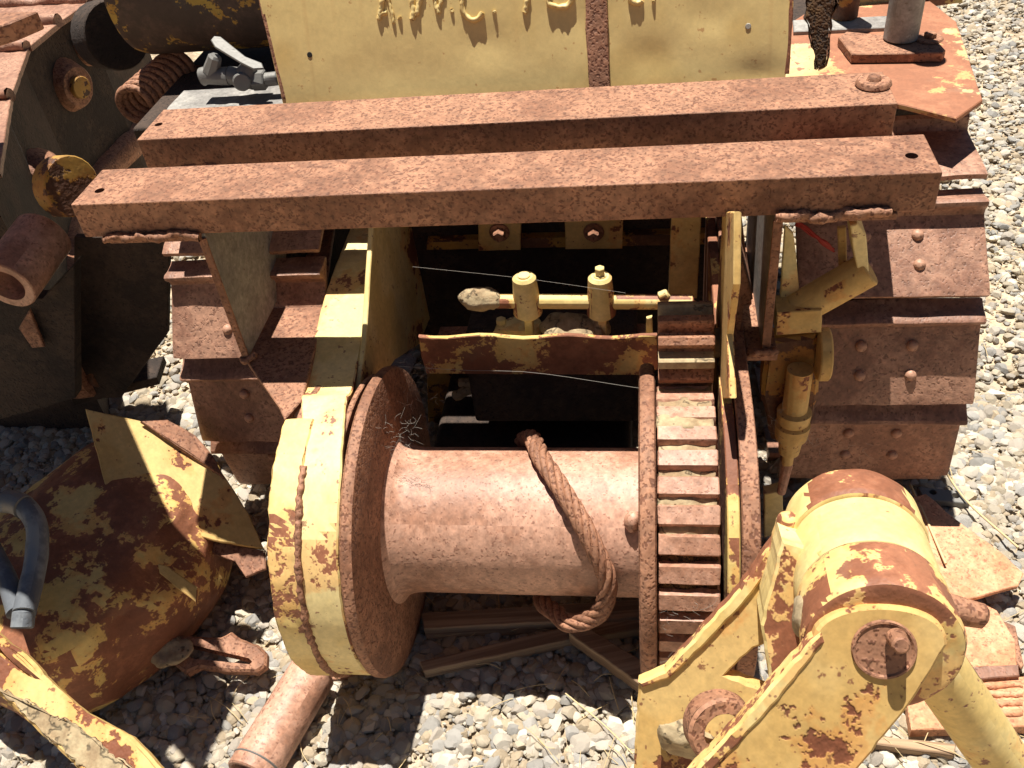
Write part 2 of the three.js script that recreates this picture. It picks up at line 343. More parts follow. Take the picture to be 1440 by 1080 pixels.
// ---------------------------------------------------------------- the two beams on their brackets
const CSG = new Evaluator(); CSG.attributes = ['position', 'normal'];
function drill(g, holes) {   // holes: [centre, axis, radius, depth]
  let a = new Brush(g.deleteAttribute('uv'), M.rust); a.updateMatrixWorld();
  for (const [c, ax, r, dep] of holes) {
    const h = new THREE.CylinderGeometry(r, r, dep, 16).deleteAttribute('uv'); h.applyQuaternion(new THREE.Quaternion().setFromUnitVectors(V(0, 1, 0), ax)).translate(c.x, c.y, c.z);
    const b = new Brush(h, M.rust); b.updateMatrixWorld(); a = CSG.evaluate(a, b, SUBTRACTION); a.updateMatrixWorld();
  }
  const o = a.geometry.clone(); o.clearGroups(); return o;
}
{
  const t = thing('beam_rack', 'two parallel rusty steel beams on upright grey brackets above the winch', 'steel rack');
  const BT = 1.04, BB = 0.966, UP = V(0, 1, 0);
  mesh('beam', drill(box(-0.8, 0.8, BB, BT, -0.142, 0, 0.003), [[on(140, 268, 'y', BT), UP, 0.010, 0.12], [on(1282, 219, 'y', BT), UP, 0.011, 0.12]]), M.rust, t).userData.label = 'rusty steel beam over the winch drum';
  mesh('beam', drill(box(-0.781, 0.780, BB, BT, -0.422, -0.272, 0.003), [[on(223, 175, 'y', BT), UP, 0.009, 0.12]]), M.rust, t).userData.label = 'rusty steel beam with a large washer beside the yellow panel';
  const w = on(1228, 120, 'y', BT);
  const ws = mesh('washer', lumpy(rod(w, w.clone().setY(BT + 0.012), 0.035, 0.033, 0.003, 32), 0.0006, 60), M.rust, t);
  mesh('bolt_head', rod(V(w.x, BT + 0.010, w.z), V(w.x, BT + 0.020, w.z), 0.015, 0.013, 0.003, 8), M.rust, ws);
  // brackets: upright plate and a foot welded to the beam
  mesh('bracket_plate', box(-0.562, -0.549, 0.655, 0.9655, -0.40, -0.002, 0.003), M.grey, t);
  mesh('bracket_plate', box(0.530, 0.544, 0.655, 0.9655, -0.40, -0.002, 0.003), M.grey, t);
  mesh('bracket_edge', box(-0.5635, -0.5475, 0.652, 0.957, -0.001, 0.004, 0.0015), M.rust, t);
  mesh('bracket_edge', box(0.5285, 0.5455, 0.660, 0.957, -0.001, 0.004, 0.0015), M.rust, t);
  mesh('bracket_foot', box(-0.752, -0.565, 0.951, 0.9652, -0.12, 0.003, 0.003), M.rust, t);
  mesh('bracket_foot', box(0.547, 0.74, 0.951, 0.9652, -0.12, 0.003, 0.003), M.rust, t);
  const line = (x0, x1, y, z, n = 7, j = 0.002) => Array.from({ length: n }, (_, i) => V(x0 + (x1 - x0) * i / (n - 1), y + rr(-j, j), z + rr(-j, j)));
  mesh('weld_bead', bead(line(-0.755, -0.555, 0.966, 0.008, 9, 0.003), 0.0085, 70, 1), M.rust, t);
  mesh('weld_bead', bead(line(0.53, 0.725, 0.967, 0.008, 9, 0.004), 0.0095, 70, 2), M.rust, t);
  mesh('weld_bead', bead(line(-0.70, -0.62, 0.972, -0.274, 5), 0.006, 40, 3), M.rust, t);
  mesh('cross_plate', box(0.548, 0.79, 0.951, 0.965, -0.40, -0.185, 0.003), M.rust, t);
}

// ---------------------------------------------------------------- winch drum, gear and guards
const YC = 0.34, ZC = 0.178;
const AX0 = x => V(x, YC, ZC);
function latheX(prof, seg = 72) { // profile [r, x]
  const g = new THREE.LatheGeometry(prof.map(([r, x]) => new THREE.Vector2(r, x)), seg);
  g.applyMatrix4(new THREE.Matrix4().makeBasis(V(0, 0, 1), V(1, 0, 0), V(0, 1, 0))).translate(0, YC, ZC); return toCreasedNormals(g, 0.7);
}
const winch = thing('cable_winch', 'rusty cable winch frame with yellow curved guard under the two beams', 'winch');
{
  const t = thing('winch_drum', 'rusty spool drum with dished flange and toothed gear ring', 'winch drum');
  mesh('barrel', latheX([[0.156, 0.295], [0.156, 0.10], [0.1565, 0.0], [0.156, -0.17], [0.158, -0.195], [0.166, -0.214], [0.182, -0.226]], 96), M.rustPale, t);
  mesh('flange', latheX([[0.05, -0.262], [0.327, -0.262], [0.334, -0.256], [0.335, -0.246], [0.331, -0.237], [0.30, -0.231], [0.20, -0.2265], [0.17, -0.226]], 96), M.rust, t);
  const fl = mesh('flange', latheX([[0.15, 0.285], [0.322, 0.287], [0.331, 0.290], [0.335, 0.298], [0.335, 0.308], [0.331, 0.316], [0.322, 0.319], [0.05, 0.319]], 96), M.rust, t);
  // lug on the flange
  mesh('rope_lug', lumpy(new THREE.SphereGeometry(0.02, 20, 14).scale(0.8, 1.2, 1).translate(...cylAt(889, 733, 0.166).toArray()), 0.003, 60), M.rustPale, fl);
  // gear: mud-packed root and single teeth
  let root = latheX([[0.280, 0.322], [0.284, 0.34], [0.284, 0.37], [0.284, 0.40], [0.282, 0.432]], 400);
  root = lumpy(mergeVertices(root.deleteAttribute('uv').deleteAttribute('normal')), 0.006, 30, 3);
  mesh('gear_ring', root, M.rust, t);
  const n = 36, prof = [[-0.0225, -0.012], [0.0225, -0.012], [0.0185, 0.024], [0.0155, 0.030], [-0.0155, 0.030], [-0.0185, 0.024]];
  const sh = new THREE.Shape(prof.map(([a, b]) => new THREE.Vector2(a, b)));
  const tv = [0, 1, 2, 3].map(k => { let g = new THREE.ExtrudeGeometry(sh, { depth: 0.104, steps: 10, bevelEnabled: true, bevelThickness: 0.002, bevelSize: 0.0015, bevelOffset: -0.0015, bevelSegments: 1 }); g.translate(0, 0, 0.002); g = mergeVertices(g.deleteAttribute('uv').deleteAttribute('normal')); g = lumpy(g, 0.0012, 45, k * 5); return boxUV(toCreasedNormals(g, 0.5)); });
  const mud = [0, 1, 2].map(k => { let g = new THREE.BoxGeometry(0.030, 0.016, 0.102, 6, 4, 20); g = lumpy(mergeVertices(g.deleteAttribute('uv').deleteAttribute('normal')), 0.0065, 34, k * 9 + 2); return boxUV(g); });
  for (let i = 0; i < n; i++) {
    const a = i / n * 2 * Math.PI + 0.03, put = (g, m, nm, r, a) => { const o = new THREE.Mesh(g, m); o.name = nm; o.castShadow = o.receiveShadow = true; o.matrix.makeBasis(V(0, Math.cos(a), -Math.sin(a)), V(0, Math.sin(a), Math.cos(a)), V(1, 0, 0)); o.quaternion.setFromRotationMatrix(o.matrix); o.position.set(0.322, YC + r * Math.sin(a), ZC + r * Math.cos(a)); t.add(o); return o; };
    put(tv[i % 4], M.rustPale, 'tooth', 0.278, a);
    const d = a * 180 / Math.PI; // packed mud left on the upper teeth
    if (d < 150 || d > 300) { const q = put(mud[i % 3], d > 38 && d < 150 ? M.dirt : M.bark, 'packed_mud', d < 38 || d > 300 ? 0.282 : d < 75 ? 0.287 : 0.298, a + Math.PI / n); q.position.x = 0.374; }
  }
}
function cylAt(u, v, R) { const d = ray(u, v), c = camera.position, a = d.y * d.y + d.z * d.z, b = 2 * ((c.y - YC) * d.y + (c.z - ZC) * d.z), k = (c.y - YC) ** 2 + (c.z - ZC) ** 2 - R * R; return c.clone().addScaledVector(d, (-b - Math.sqrt(Math.max(0, b * b - 4 * a * k))) / (2 * a)); }
// guard profile (z, y): bottom, round the front, back over the top
const arc = (r, a0, a1, n) => Array.from({ length: n + 1 }, (_, i) => { const a = (a0 + (a1 - a0) * i / n) * D2R; return [ZC + r * Math.cos(a), YC + r * Math.sin(a)]; });
function band(prof, xl, xr, thick) {   // prof: [z, y]; xl / xr functions of index fraction
  const pos = [], idx = [], n = prof.length;
  for (let i = 0; i < n; i++) {
    const a = prof[Math.max(0, i - 1)], b = prof[Math.min(n - 1, i + 1)], tx = b[0] - a[0], ty = b[1] - a[1], L = Math.hypot(tx, ty) || 1, nz = ty / L, ny = -tx / L, t = i / (n - 1), x0 = xl(t), x1 = xr(t);
    const [z, y] = prof[i];
    const c = 0.003, rows = [[x0, -thick], [x0, -c], [x0 + c, 0], [x0 + (x1 - x0) * 0.25, 0], [x0 + (x1 - x0) * 0.5, 0], [x0 + (x1 - x0) * 0.75, 0], [x1 - c, 0], [x1, -c], [x1, -thick]];
    for (const [x, d] of rows) { const jx = 0.0015 * noise3(x * 30, y * 60, z * 60), jd = 0.0012 * noise3(x * 20 + 7, y * 25, z * 25); pos.push(x + jx, y + ny * (d + jd), z + nz * (d + jd)); }
  }
  const R = 9;
  for (let i = 0; i < n - 1; i++) for (let k = 0; k < R; k++) { const a = i * R + k, b = i * R + (k + 1) % R, c = a + R, d = b + R; idx.push(a, b, c, b, d, c); }
  for (let k = 1; k < R - 1; k++) { idx.push(0, k + 1, k, (n - 1) * R, (n - 1) * R + k, (n - 1) * R + k + 1); }
  const g = new THREE.BufferGeometry(); g.setAttribute('position', new THREE.Float32BufferAttribute(pos, 3)); g.setIndex(idx); g.computeVertexNormals(); return toCreasedNormals(g, 0.7);
}
{
  const t = winch;
  const back = [[0.10, 0.640], [0.02, 0.632], [-0.08, 0.645], [-0.2, 0.672], [-0.34, 0.685], [-0.5, 0.69]];
  const profB = [...arc(0.33, -88, 96, 60), ...back];
  const dense = p => { const c = new THREE.CatmullRomCurve3(p.map(([z, y]) => V(0, y, z)), false, 'centripetal'); return c.getSpacedPoints(110).map(v => [v.z, v.y]); };
  const up = (f, d) => s => f - d * sm(0.48, 0.74, s);
  mesh('guard_strip', band(dense(profB), up(-0.338, 0.09), up(-0.263, 0.05), 0.012), M.yellow, t).userData.label = 'pale yellow curved guard strip with rust chips';
  mesh('guard_rim', lumpy(band(dense(arc(0.333, -78, 84, 70)), () => -0.40, () => -0.340, 0.03), 0.0022, 40), M.yellowWorn, t).userData.label = 'rough rusty outer rim of the guard with flaking paint';
  mesh('weld_bead', bead(arc(0.331, -74, 66, 40).map(([z, y]) => V(-0.340, y, z)), 0.007, 260, 5), M.rust, t);
  // side plates of the guard
  const side = [...arc(0.318, -88, 96, 40), [0.02, 0.618], [-0.2, 0.655], [-0.5, 0.675], [-0.5, 0.45], [-0.12, 0.30], [-0.05, 0.1]].map(([z, y]) => new THREE.Vector2(-z, y));
  mesh('side_plate', axPlate('x', -0.275, arc(0.318, -180, 180, 60).slice(1).map(([z, y]) => new THREE.Vector2(-z, y)), 0.012, 1, { jit: 0 }), M.rust, t);
  mesh('side_plate', axPlate('x', -0.385, side, 0.014, -1, { jit: 0 }), M.rust, t);
  mesh('inner_side_plate', pxPlate('x', -0.30, [[525, 318], [612, 312], [618, 380], [608, 440], [590, 484], [556, 506], [520, 556], [505, 556], [515, 480]], 0.012, 1), M.yellow, t);
  mesh('bottom_lip', pxPlate('y', 0.012, [[452, 950], [520, 938], [526, 946], [455, 958]], 0.012, 1), M.rust, t);
  // shelf joining the guard to the bracket
  mesh('shelf_plate', pxPlate('y', 0.645, [[343, 502], [350, 490], [437, 318], [470, 318], [448, 470], [425, 562], [400, 590], [392, 572]], 0.014, 1), M.rust, t);
  mesh('weld_bead', bead([V(-0.565, 0.655, 0.0), V(-0.555, 0.652, 0.012), V(-0.54, 0.656, 0.004), V(-0.532, 0.664, -0.005)], 0.007, 24, 9), M.rust, t);
  // gear side: inner yellow plate, thick rusty side plate, shelf
  const sideR = [...arc(0.325, -80, 92, 40), [0.0, 0.665], [-0.2, 0.69], [-0.5, 0.70], [-0.5, 0.45], [-0.12, 0.30], [-0.05, 0.1]].map(([z, y]) => new THREE.Vector2(-z, y));
  mesh('gear_side_plate', axPlate('x', 0.498, sideR, 0.032, 1, { jit: 0.0008, step: 0.02 }), M.rust, t);
  mesh('gear_web_plate', axPlate('x', 0.464, sideR.map(p => new THREE.Vector2(-ZC + (p.x + ZC) * 0.96, YC + (p.y - YC) * 0.96)), 0.022, 1, { jit: 0.001, step: 0.02 }), M.yellowRust, t);
  mesh('upright_plate', pxPlate('x', 0.445, [[1016, 298], [1032, 298], [1031, 400], [1022, 470], [1026, 560], [1010, 560], [1004, 470], [1010, 400]], 0.012, -1), M.mustard, t);
  mesh('upright_plate', pxPlate('z', -0.05, [[1036, 376], [1046, 371], [1059, 421], [1046, 430], [1040, 470], [1034, 470]], 0.16, 1), M.rust, t);
  mesh('upright_plate', pxPlate('z', -0.16, [[1030, 296], [1042, 296], [1062, 470], [1048, 480]], 0.10, 1), M.rust, t);
  mesh('shelf_plate', box(0.50, 0.56, 0.640, 0.655, -0.40, 0.012, 0.003), M.rust, t);
  mesh('weld_bead', bead([V(0.505, 0.66, 0.012), V(0.525, 0.666, 0.015), V(0.545, 0.662, 0.012), V(0.556, 0.66, 0.004)], 0.008, 30, 12), M.rust, t);
  // cross channel behind the drum
  const cz = -0.14, top = []; for (let i = 0; i <= 16; i++) { const u = 588 + i * 21; top.push([u, 474 + 2.2 * Math.sin(i * 1.1)]); }
  mesh('cross_channel', pxPlate('z', cz, [...top, [925, 520], [900, 528], [600, 526], [592, 500]], 0.012, 1, { jit: 0.0006 }), M.yellowRust, t);
  mesh('cross_channel_web', box(-0.20, 0.31, 0.49, 0.502, -0.30, -0.154, 0.002), M.rust, t);
  mesh('foot_bracket', pxPlate('z', -0.02, [[1075, 696], [1100, 690], [1103, 748], [1075, 756]], 0.03, 1), M.yellow, t);
}
{ // pinion above the gear ring
  const t = thing('pinion_gear', 'small muddy pinion gear meshing with the top of the gear ring', 'gear');
  const py = 0.688, pz = 0.012, n = 11;
  mesh('hub', rod(V(0.325, py, pz), V(0.432, py, pz), 0.058, 0.058, 0.003, 32), M.rust, t);
  mesh('shaft', rod(V(-0.26, py, pz).setX(0.43), V(0.462, py, pz), 0.03), M.dirt, t);
  const sh = new THREE.Shape([[-0.0155, -0.01], [0.0155, -0.01], [0.010, 0.022], [0.007, 0.026], [-0.007, 0.026], [-0.010, 0.022]].map(([a, b]) => new THREE.Vector2(a, b)));
  const g = boxUV(new THREE.ExtrudeGeometry(sh, { depth: 0.102, bevelEnabled: true, bevelThickness: 0.002, bevelSize: 0.001, bevelOffset: -0.001, bevelSegments: 1 }));
  for (let i = 0; i < n; i++) { const a = (i + 0.25) / n * 2 * Math.PI, o = new THREE.Mesh(g, i % 3 ? M.rust : M.dirt); o.name = 'tooth'; o.castShadow = o.receiveShadow = true; o.quaternion.setFromRotationMatrix(new THREE.Matrix4().makeBasis(V(0, Math.cos(a), -Math.sin(a)), V(0, Math.sin(a), Math.cos(a)), V(1, 0, 0))); o.position.set(0.327, py + 0.058 * Math.sin(a), pz + 0.058 * Math.cos(a)); t.add(o); }
}
{ // wire rope: strands twisted about a path lying on the barrel
  const r0 = 0.156 + 0.021, P = [];
  for (const [u, v, r] of [[700, 612, 0], [730, 622, 0], [762, 645, 1], [790, 688, 1], [815, 730, 1], [838, 775, 1], [853, 812, 1], [853, 838, 1.25]]) {
    if (r) P.push(cylAt(u, v, 0.156 + 0.021 * r)); else P.push(V(0, 0, 0));
  }
  P[0] = V(0.03, YC + r0 * Math.sin(150 * D2R), ZC + r0 * Math.cos(150 * D2R)); P[1] = V(0.06, YC + r0 * Math.sin(125 * D2R), ZC + r0 * Math.cos(125 * D2R));
  P.push(on(838, 866, 'z', 0.36), on(800, 876, 'z', 0.35), on(782, 862, 'z', 0.31), on(762, 842, 'z', 0.25), V(0.10, 0.15, 0.14), V(0.13, 0.18, 0.03));
  const c = new THREE.CatmullRomCurve3(P, false, 'centripetal'), n = 220, fr = c.computeFrenetFrames(n, false), pts = c.getSpacedPoints(n), len = c.getLength();
  const t = thing('wire_rope', 'thick rusty wire rope looped over the drum barrel', 'rope');
  for (let k = 0; k < 6; k++) {
    const s = pts.map((p, i) => { const a = k / 6 * 2 * Math.PI + i / n * len / 0.20 * 2 * Math.PI; return p.clone().addScaledVector(fr.normals[i], Math.cos(a) * 0.0125).addScaledVector(fr.binormals[i], Math.sin(a) * 0.0125); });
    mesh('strand', capTube(s, 0.0078, 300, 7), M.rust, t);
  }
  mesh('core', capTube(pts.filter((_, i) => i % 4 === 0), 0.009, 150, 7), M.rust, t);
}

// ---------------------------------------------------------------- the tractor behind the beams
{
  const t = thing('crawler_tractor', 'old yellow crawler tractor rear with sheet panel, deck and dark transmission case', 'tractor');
  // sheet panel leaning back
  const pp = V(0, 1.01, -0.47), pn = V(0, 0.36, 0.935).normalize();
  const pan = mesh('sheet_panel', dentedSheet(pp, pn, [[357, -40], [1116, -40], [1098, 190], [408, 190]], 160, 50), M.panel, t);
  mesh('panel_backing', freePlate(pp.clone().addScaledVector(pn, -0.012), pn, [[357, -40], [408, 190], [1098, 190], [1116, -40]], 0.006, { jit: 0 }), M.black, t);
  for (const [u, v, m] of [[436, 77, M.dark], [1052, 37, M.web]]) { const c = onPlane(u, v, pp, pn); mesh('painted_hole', rod(c.clone().addScaledVector(pn, -0.004), c.clone().addScaledVector(pn, 0.0042), 0.0065, 0.006, 0.001, 16), m, pan); }  // solid discs: dark for a shaded hole, pale for light showing through
  mesh('panel_edge', freePlate(pp.clone().addScaledVector(pn, 0.003), pn, [[353, -40], [362, -40], [370, 0], [402, 140], [396, 140], [363, 0]], 0.012, { jit: 0.001 }), M.rust, pan);
  mesh('panel_edge', freePlate(pp.clone().addScaledVector(pn, 0.003), pn, [[1110, -40], [1119, -40], [1116, 0], [1110, 104], [1103, 104], [1107, 60]], 0.012, { jit: 0.0015 }), M.yellowRust, pan);
  mesh('strap', freePlate(pp.clone().addScaledVector(pn, 0.009), pn, [[824, -40], [852, -40], [855, 60], [858, 130], [829, 130], [823, 40]], 0.009, { jit: 0.001 }), M.rust, t);
  // raised weld-bead lettering along the upper panel; the picture shows only the feet of the letters
  const L = (pts, r = 0.0055) => mesh('letter_bead', bead(pts.map(([u, v]) => onPlane(u, v, pp, pn).addScaledVector(pn, 0.003)), r, 30, pts[0][0]), M.panel, pan);
  L([[541, -25], [538, 0], [536, 18], [533, 27]]); L([[541, -25], [548, 5], [552, 20], [554, 32]], 0.004); L([[533, 20], [545, 18]], 0.005); L([[562, 24], [562.5, 26]], 0.005);
  L([[578, -30], [580, 0], [582, 14], [579, 27]]); L([[597, -30], [592, 0], [588, 15], [586, 22]]);
  L([[610, -25], [613, 3], [617, 18]]); L([[625, -25], [620, 5], [617, 18]], 0.0048); L([[635, 12], [636, 17]], 0.004);
  L([[652, -25], [650, 5], [653, 18], [662, 27], [672, 26], [678, 18]]); L([[695, 15], [695.5, 17]], 0.0045);
  L([[741, -25], [741, 5], [738, 18]]); L([[772, -20], [772, 4], [780, 9], [796, 8], [803, 2], [804, -20]]);
  L([[886, -22], [887, 0], [895, 4], [903, 0]]); L([[918, -20], [919, 2]], 0.004);
  // deck over the right track
  const dk = mesh('deck_plate', pxPlate('y', 0.955, [[1098, 100], [1098, 40], [1130, 20], [1300, -5], [1345, 30], [1382, 140], [1345, 166], [1290, 152], [1240, 140], [1120, 140]], 0.012, 1), M.deck, t);
  mesh('deck_support', box(0.62, 0.98, 0.60, 0.942, -1.35, -0.75), M.black, t);
  const mp = mesh('mount_plate', pxPlate('y', 0.978, [[1179, 52], [1190, 44], [1318, 56], [1330, 70], [1326, 74], [1198, 76]], 0.022, 1), M.rust, t);
  const pb = on(1266, 55, 'y', 0.978);
  mesh('post', rod(pb, V(pb.x + 0.012, 1.5, pb.z - 0.03), 0.038, 0.038, 0.003), M.grey, t);
  const wb = on(1307, 56, 'y', 0.978), wsh = mesh('washer', rod(wb, wb.clone().setY(0.984), 0.03, 0.029), M.rust, mp); hexBolt(wb.clone().setY(0.983), V(0, 1, 0), 0.014, 0.012, M.rust, mp);
  mesh('torn_seat_edge', lumpy(freePlate(V(0.66, 1.0, -0.52), V(-0.15, 0.3, 0.95), [[1135, -40], [1175, -40], [1176, 5], [1167, 45], [1160, 95], [1150, 98], [1140, 60], [1132, 20]], 0.05, { step: 0.012, jit: 0.003 }), 0.008, 45), M.bark, t);
  mesh('step_box', pxPlate('z', -1.05, [[1178, -60], [1352, -60], [1354, 4], [1290, 12], [1180, 20]], 0.25, 1), M.yellow, t);
  mesh('step_bar', pxPlate('y', 0.965, [[1115, 28], [1250, 22], [1250, 38], [1116, 44]], 0.02, 1), M.grey, t);
  mesh('grab_post', rod(on(1187, 24, 'y', 0.965), on(1187, 24, 'y', 0.965).setY(1.3), 0.032), M.greasy, t);
  // dark transmission case below and behind the beams
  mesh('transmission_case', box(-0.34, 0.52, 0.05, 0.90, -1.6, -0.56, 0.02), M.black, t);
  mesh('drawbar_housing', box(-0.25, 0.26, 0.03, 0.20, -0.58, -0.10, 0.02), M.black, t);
  mesh('platform', box(-0.95, 0.60, 0.90, 0.945, -1.6, -0.54, 0.01), M.black, t);  // unseen deck added to block light from above
  mesh('rail', pxPlate('z', -0.53, [[600, 340], [1000, 328], [1000, 344], [600, 352]], 0.03, 1), M.greasy, t);
  for (const [a, b, y0, y1] of [[672, 733, 300, 352], [794, 876, 300, 350]]) {
    const bl = mesh('clamp_block', pxPlate('z', -0.50, [[a, y0], [b, y0], [b - 1, y1], [a + 1, y1 + 1]], 0.03, 1), M.mustard, t);
    const c = on((a + b) / 2, 326, 'z', -0.50); mesh('washer', rod(c, c.clone().setZ(-0.493), 0.026, 0.025), M.rust, bl); hexBolt(c.clone().setZ(-0.494), V(0, 0, 1), 0.015, 0.022, M.rust, bl);
  }
  mesh('case_rib', pxPlate('z', -0.50, [[688, 528], [830, 528], [826, 640], [694, 640]], 0.05, 1), M.black, t);
  mesh('case_rib', pxPlate('z', -0.47, [[600, 520], [636, 520], [640, 650], [604, 650]], 0.05, 1), M.greasy, t);
  mesh('upright', pxPlate('z', -0.33, [[945, 295], [987, 295], [980, 420], [940, 420]], 0.03, 1), M.mustard, t);
  // fuel tank and grey battery box on the far left corner
  const ta = on(190, 0, 'z', -0.92);
  const tank = mesh('fuel_tank', lumpy(toCreasedNormals(lathe([[0, 0], [0.15, 0.004], [0.172, 0.016], [0.18, 0.04], [0.18, 0.60], [0, 0.60]], V(-1.055, 1.165, -0.95), V(-0.4, 1.165, -0.95), 56), 0.8), 0.002, 6), M.tank, t);
  const bx = mesh('tool_box', pxPlate('y', 1.0, [[236, 150], [258, 127], [420, 118], [400, 150], [380, 190], [205, 200]], 0.16, 1), M.grey, t);
}
// thin sheet between four picture corners on a plane, with shallow dents beaten into it
function dentedSheet(p, n, c, nu, nv) {
  n = n.clone().normalize(); const q = c.map(([u, v]) => onPlane(u, v, p, n)), g = new THREE.PlaneGeometry(1, 1, nu, nv), a = g.attributes.position;
  const dents = [[0.43, 0.42, 0.05, 0.006], [0.75, 0.5, 0.06, 0.007], [0.95, 0.62, 0.04, 0.008], [0.62, 0.3, 0.07, 0.005], [0.25, 0.6, 0.09, 0.005], [0.85, 0.25, 0.05, 0.005]];
  for (let i = 0; i < a.count; i++) {
    const s = a.getX(i) + 0.5, t = 0.5 - a.getY(i), v = q[0].clone().lerp(q[1], s).lerp(q[3].clone().lerp(q[2], s), t);
    let d = 0.0016 * noise3(s * 5, t * 2, 2) + 0.0003 * noise3(s * 30, t * 10, 5);
    for (const [x, y, r, h] of dents) d -= 0.6 * h * Math.exp(-(((s - x) / r) ** 2 + ((t - y) / (r * 2.4)) ** 2));
    v.addScaledVector(n, d + 0.002); a.setXYZ(i, v.x, v.y, v.z);
  }
  g.computeVertexNormals(); return g;
}
{ // brass-like valve with lever handle
  const t = thing('pipe_valve', 'weathered grey pipe valve with flat lever handle beside the yellow panel', 'valve');
  const z = -0.56, q = (u, v, dz = 0) => on(u, v, 'z', z + dz);
  mesh('pipe_nipple', rod(q(366, 113), q(392, 110), 0.016), M.steel, t); mesh('hex_nut', rod(q(355, 113), q(374, 112), 0.024, 0.024, 0.003, 6), M.steel, t);
  const b = mesh('valve_body', lumpy(rod(q(318, 105), q(360, 112), 0.020, 0.024, 0.006), 0.0015, 60), M.steel, t);
  mesh('plug', rod(q(342, 108, -0.02), q(340, 116, 0.032), 0.025, 0.021, 0.003), M.steel, b);
  mesh('bonnet', rod(q(345, 108), q(352, 88), 0.026, 0.016, 0.005), M.steel, b);
  mesh('elbow', lumpy(capTube([q(322, 107), q(304, 107), q(292, 106), q(284, 108)], 0.021, 24, 14), 0.001, 50), M.steel, t);
  mesh('drain_plug', lumpy(rod(q(296, 104), q(303, 78), 0.020, 0.016, 0.005, 8), 0.0015, 60), M.steel, t);
  mesh('lever', freePlate(q(335, 75, 0.01), V(0.2, 0.75, 0.5), [[296, 56], [301, 50], [310, 51], [345, 79], [368, 88], [371, 96], [356, 97], [338, 88], [302, 66]], 0.007, { jit: 0 }), M.steel, t);
}
{ // rocker shaft with two upright bosses, sunlit between the beams
  const t = thing('rocker_shaft', 'cream painted rocker shaft with two upright bosses above the cross channel', 'shaft');
  const z = -0.20, q = (u, v, dz = 0) => on(u, v, 'z', z + dz);
  mesh('shaft', rod(q(668, 423), q(975, 425), 0.017, 0.017, 0.003, 20), M.yellowWorn, t);
  mesh('end_knob', lumpy(new THREE.SphereGeometry(1, 32, 20).scale(0.052, 0.026, 0.028).translate(...q(676, 421).toArray()), 0.005, 45), M.dirt, t);
  for (const [u, v0, v1] of [[742, 388, 436], [846, 388, 436]]) {
    const a = q(u, v1), b = q(u, v0), bo = mesh('boss', lumpy(rod(V(a.x, a.y - 0.012, a.z), V(a.x, b.y, a.z), 0.033, 0.026, 0.006, 28), 0.0012, 40), M.yellow, t);
    mesh('boss_cap', rod(V(a.x, b.y - 0.002, a.z), V(a.x, b.y + 0.004, a.z), 0.014), M.yellow, bo);
    if (u > 800) hexBolt(V(a.x, b.y, a.z), V(0, 1, 0), 0.011, 0.022, M.yellow, bo);
    mesh('web', box(a.x - 0.008, a.x + 0.010, a.y - 0.10, a.y - 0.008, a.z - 0.01, a.z + 0.02), M.yellow, bo);
  }
  const base = q(740, 462), bs = mesh('base_flange', lumpy(pxPlate('y', base.y, [[692, 466], [700, 452], [720, 444], [758, 446], [764, 456], [752, 468]], 0.02, 1, { bevel: 0.005, step: 0.01 }), 0.0012, 40), M.yellow, t);
  hexBolt(on(705, 455, 'y', base.y), V(0, 1, 0), 0.012, 0.014, M.yellow, bs);
  mesh('mud_cake', lumpy(new THREE.SphereGeometry(1, 40, 24).scale(0.075, 0.028, 0.05).translate(...on(805, 462, 'z', -0.2).toArray()), 0.010, 24, 4), M.dirt, t);
  mesh('mud_cake', lumpy(new THREE.SphereGeometry(1, 30, 20).scale(0.02, 0.04, 0.03).translate(...on(843, 462, 'z', -0.2).toArray()), 0.008, 34, 8), M.dirt, t);
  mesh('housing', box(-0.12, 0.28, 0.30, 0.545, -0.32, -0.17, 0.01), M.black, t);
  mesh('link_rod', capTube([q(925, 421), q(955, 420), q(968, 422), q(978, 428)], 0.007, 20, 8), M.yellow, t);
  mesh('link_end', lumpy(rod(q(928, 418), q(940, 412), 0.013, 0.011), 0.001, 60), M.yellow, t);
  mesh('stop_tab', pxPlate('z', -0.16, [[909, 448], [917, 446], [918, 472], [908, 474]], 0.01, 1), M.yellow, t);
}
{ // added pale fittings, in place of sunlit gravel under the cross channel
  const t = thing('added_fitting', 'added pale fitting in place of sunlit gravel under the cross channel', 'fitting');
  const q = (u, v) => on(u, v, 'z', -0.21);
  mesh('fitting_body', lumpy(capTube([q(640, 556), q(655, 550), q(664, 545), q(667, 534)], 0.013, 20, 12), 0.003, 50), M.dirt, t);
  mesh('fitting_nut', rod(q(672, 545), q(694, 537), 0.017, 0.017, 0.003, 6), M.dirt, t);
  mesh('fitting_pipe', rod(q(645, 538), q(690, 538), 0.012), M.dirt, t);
}
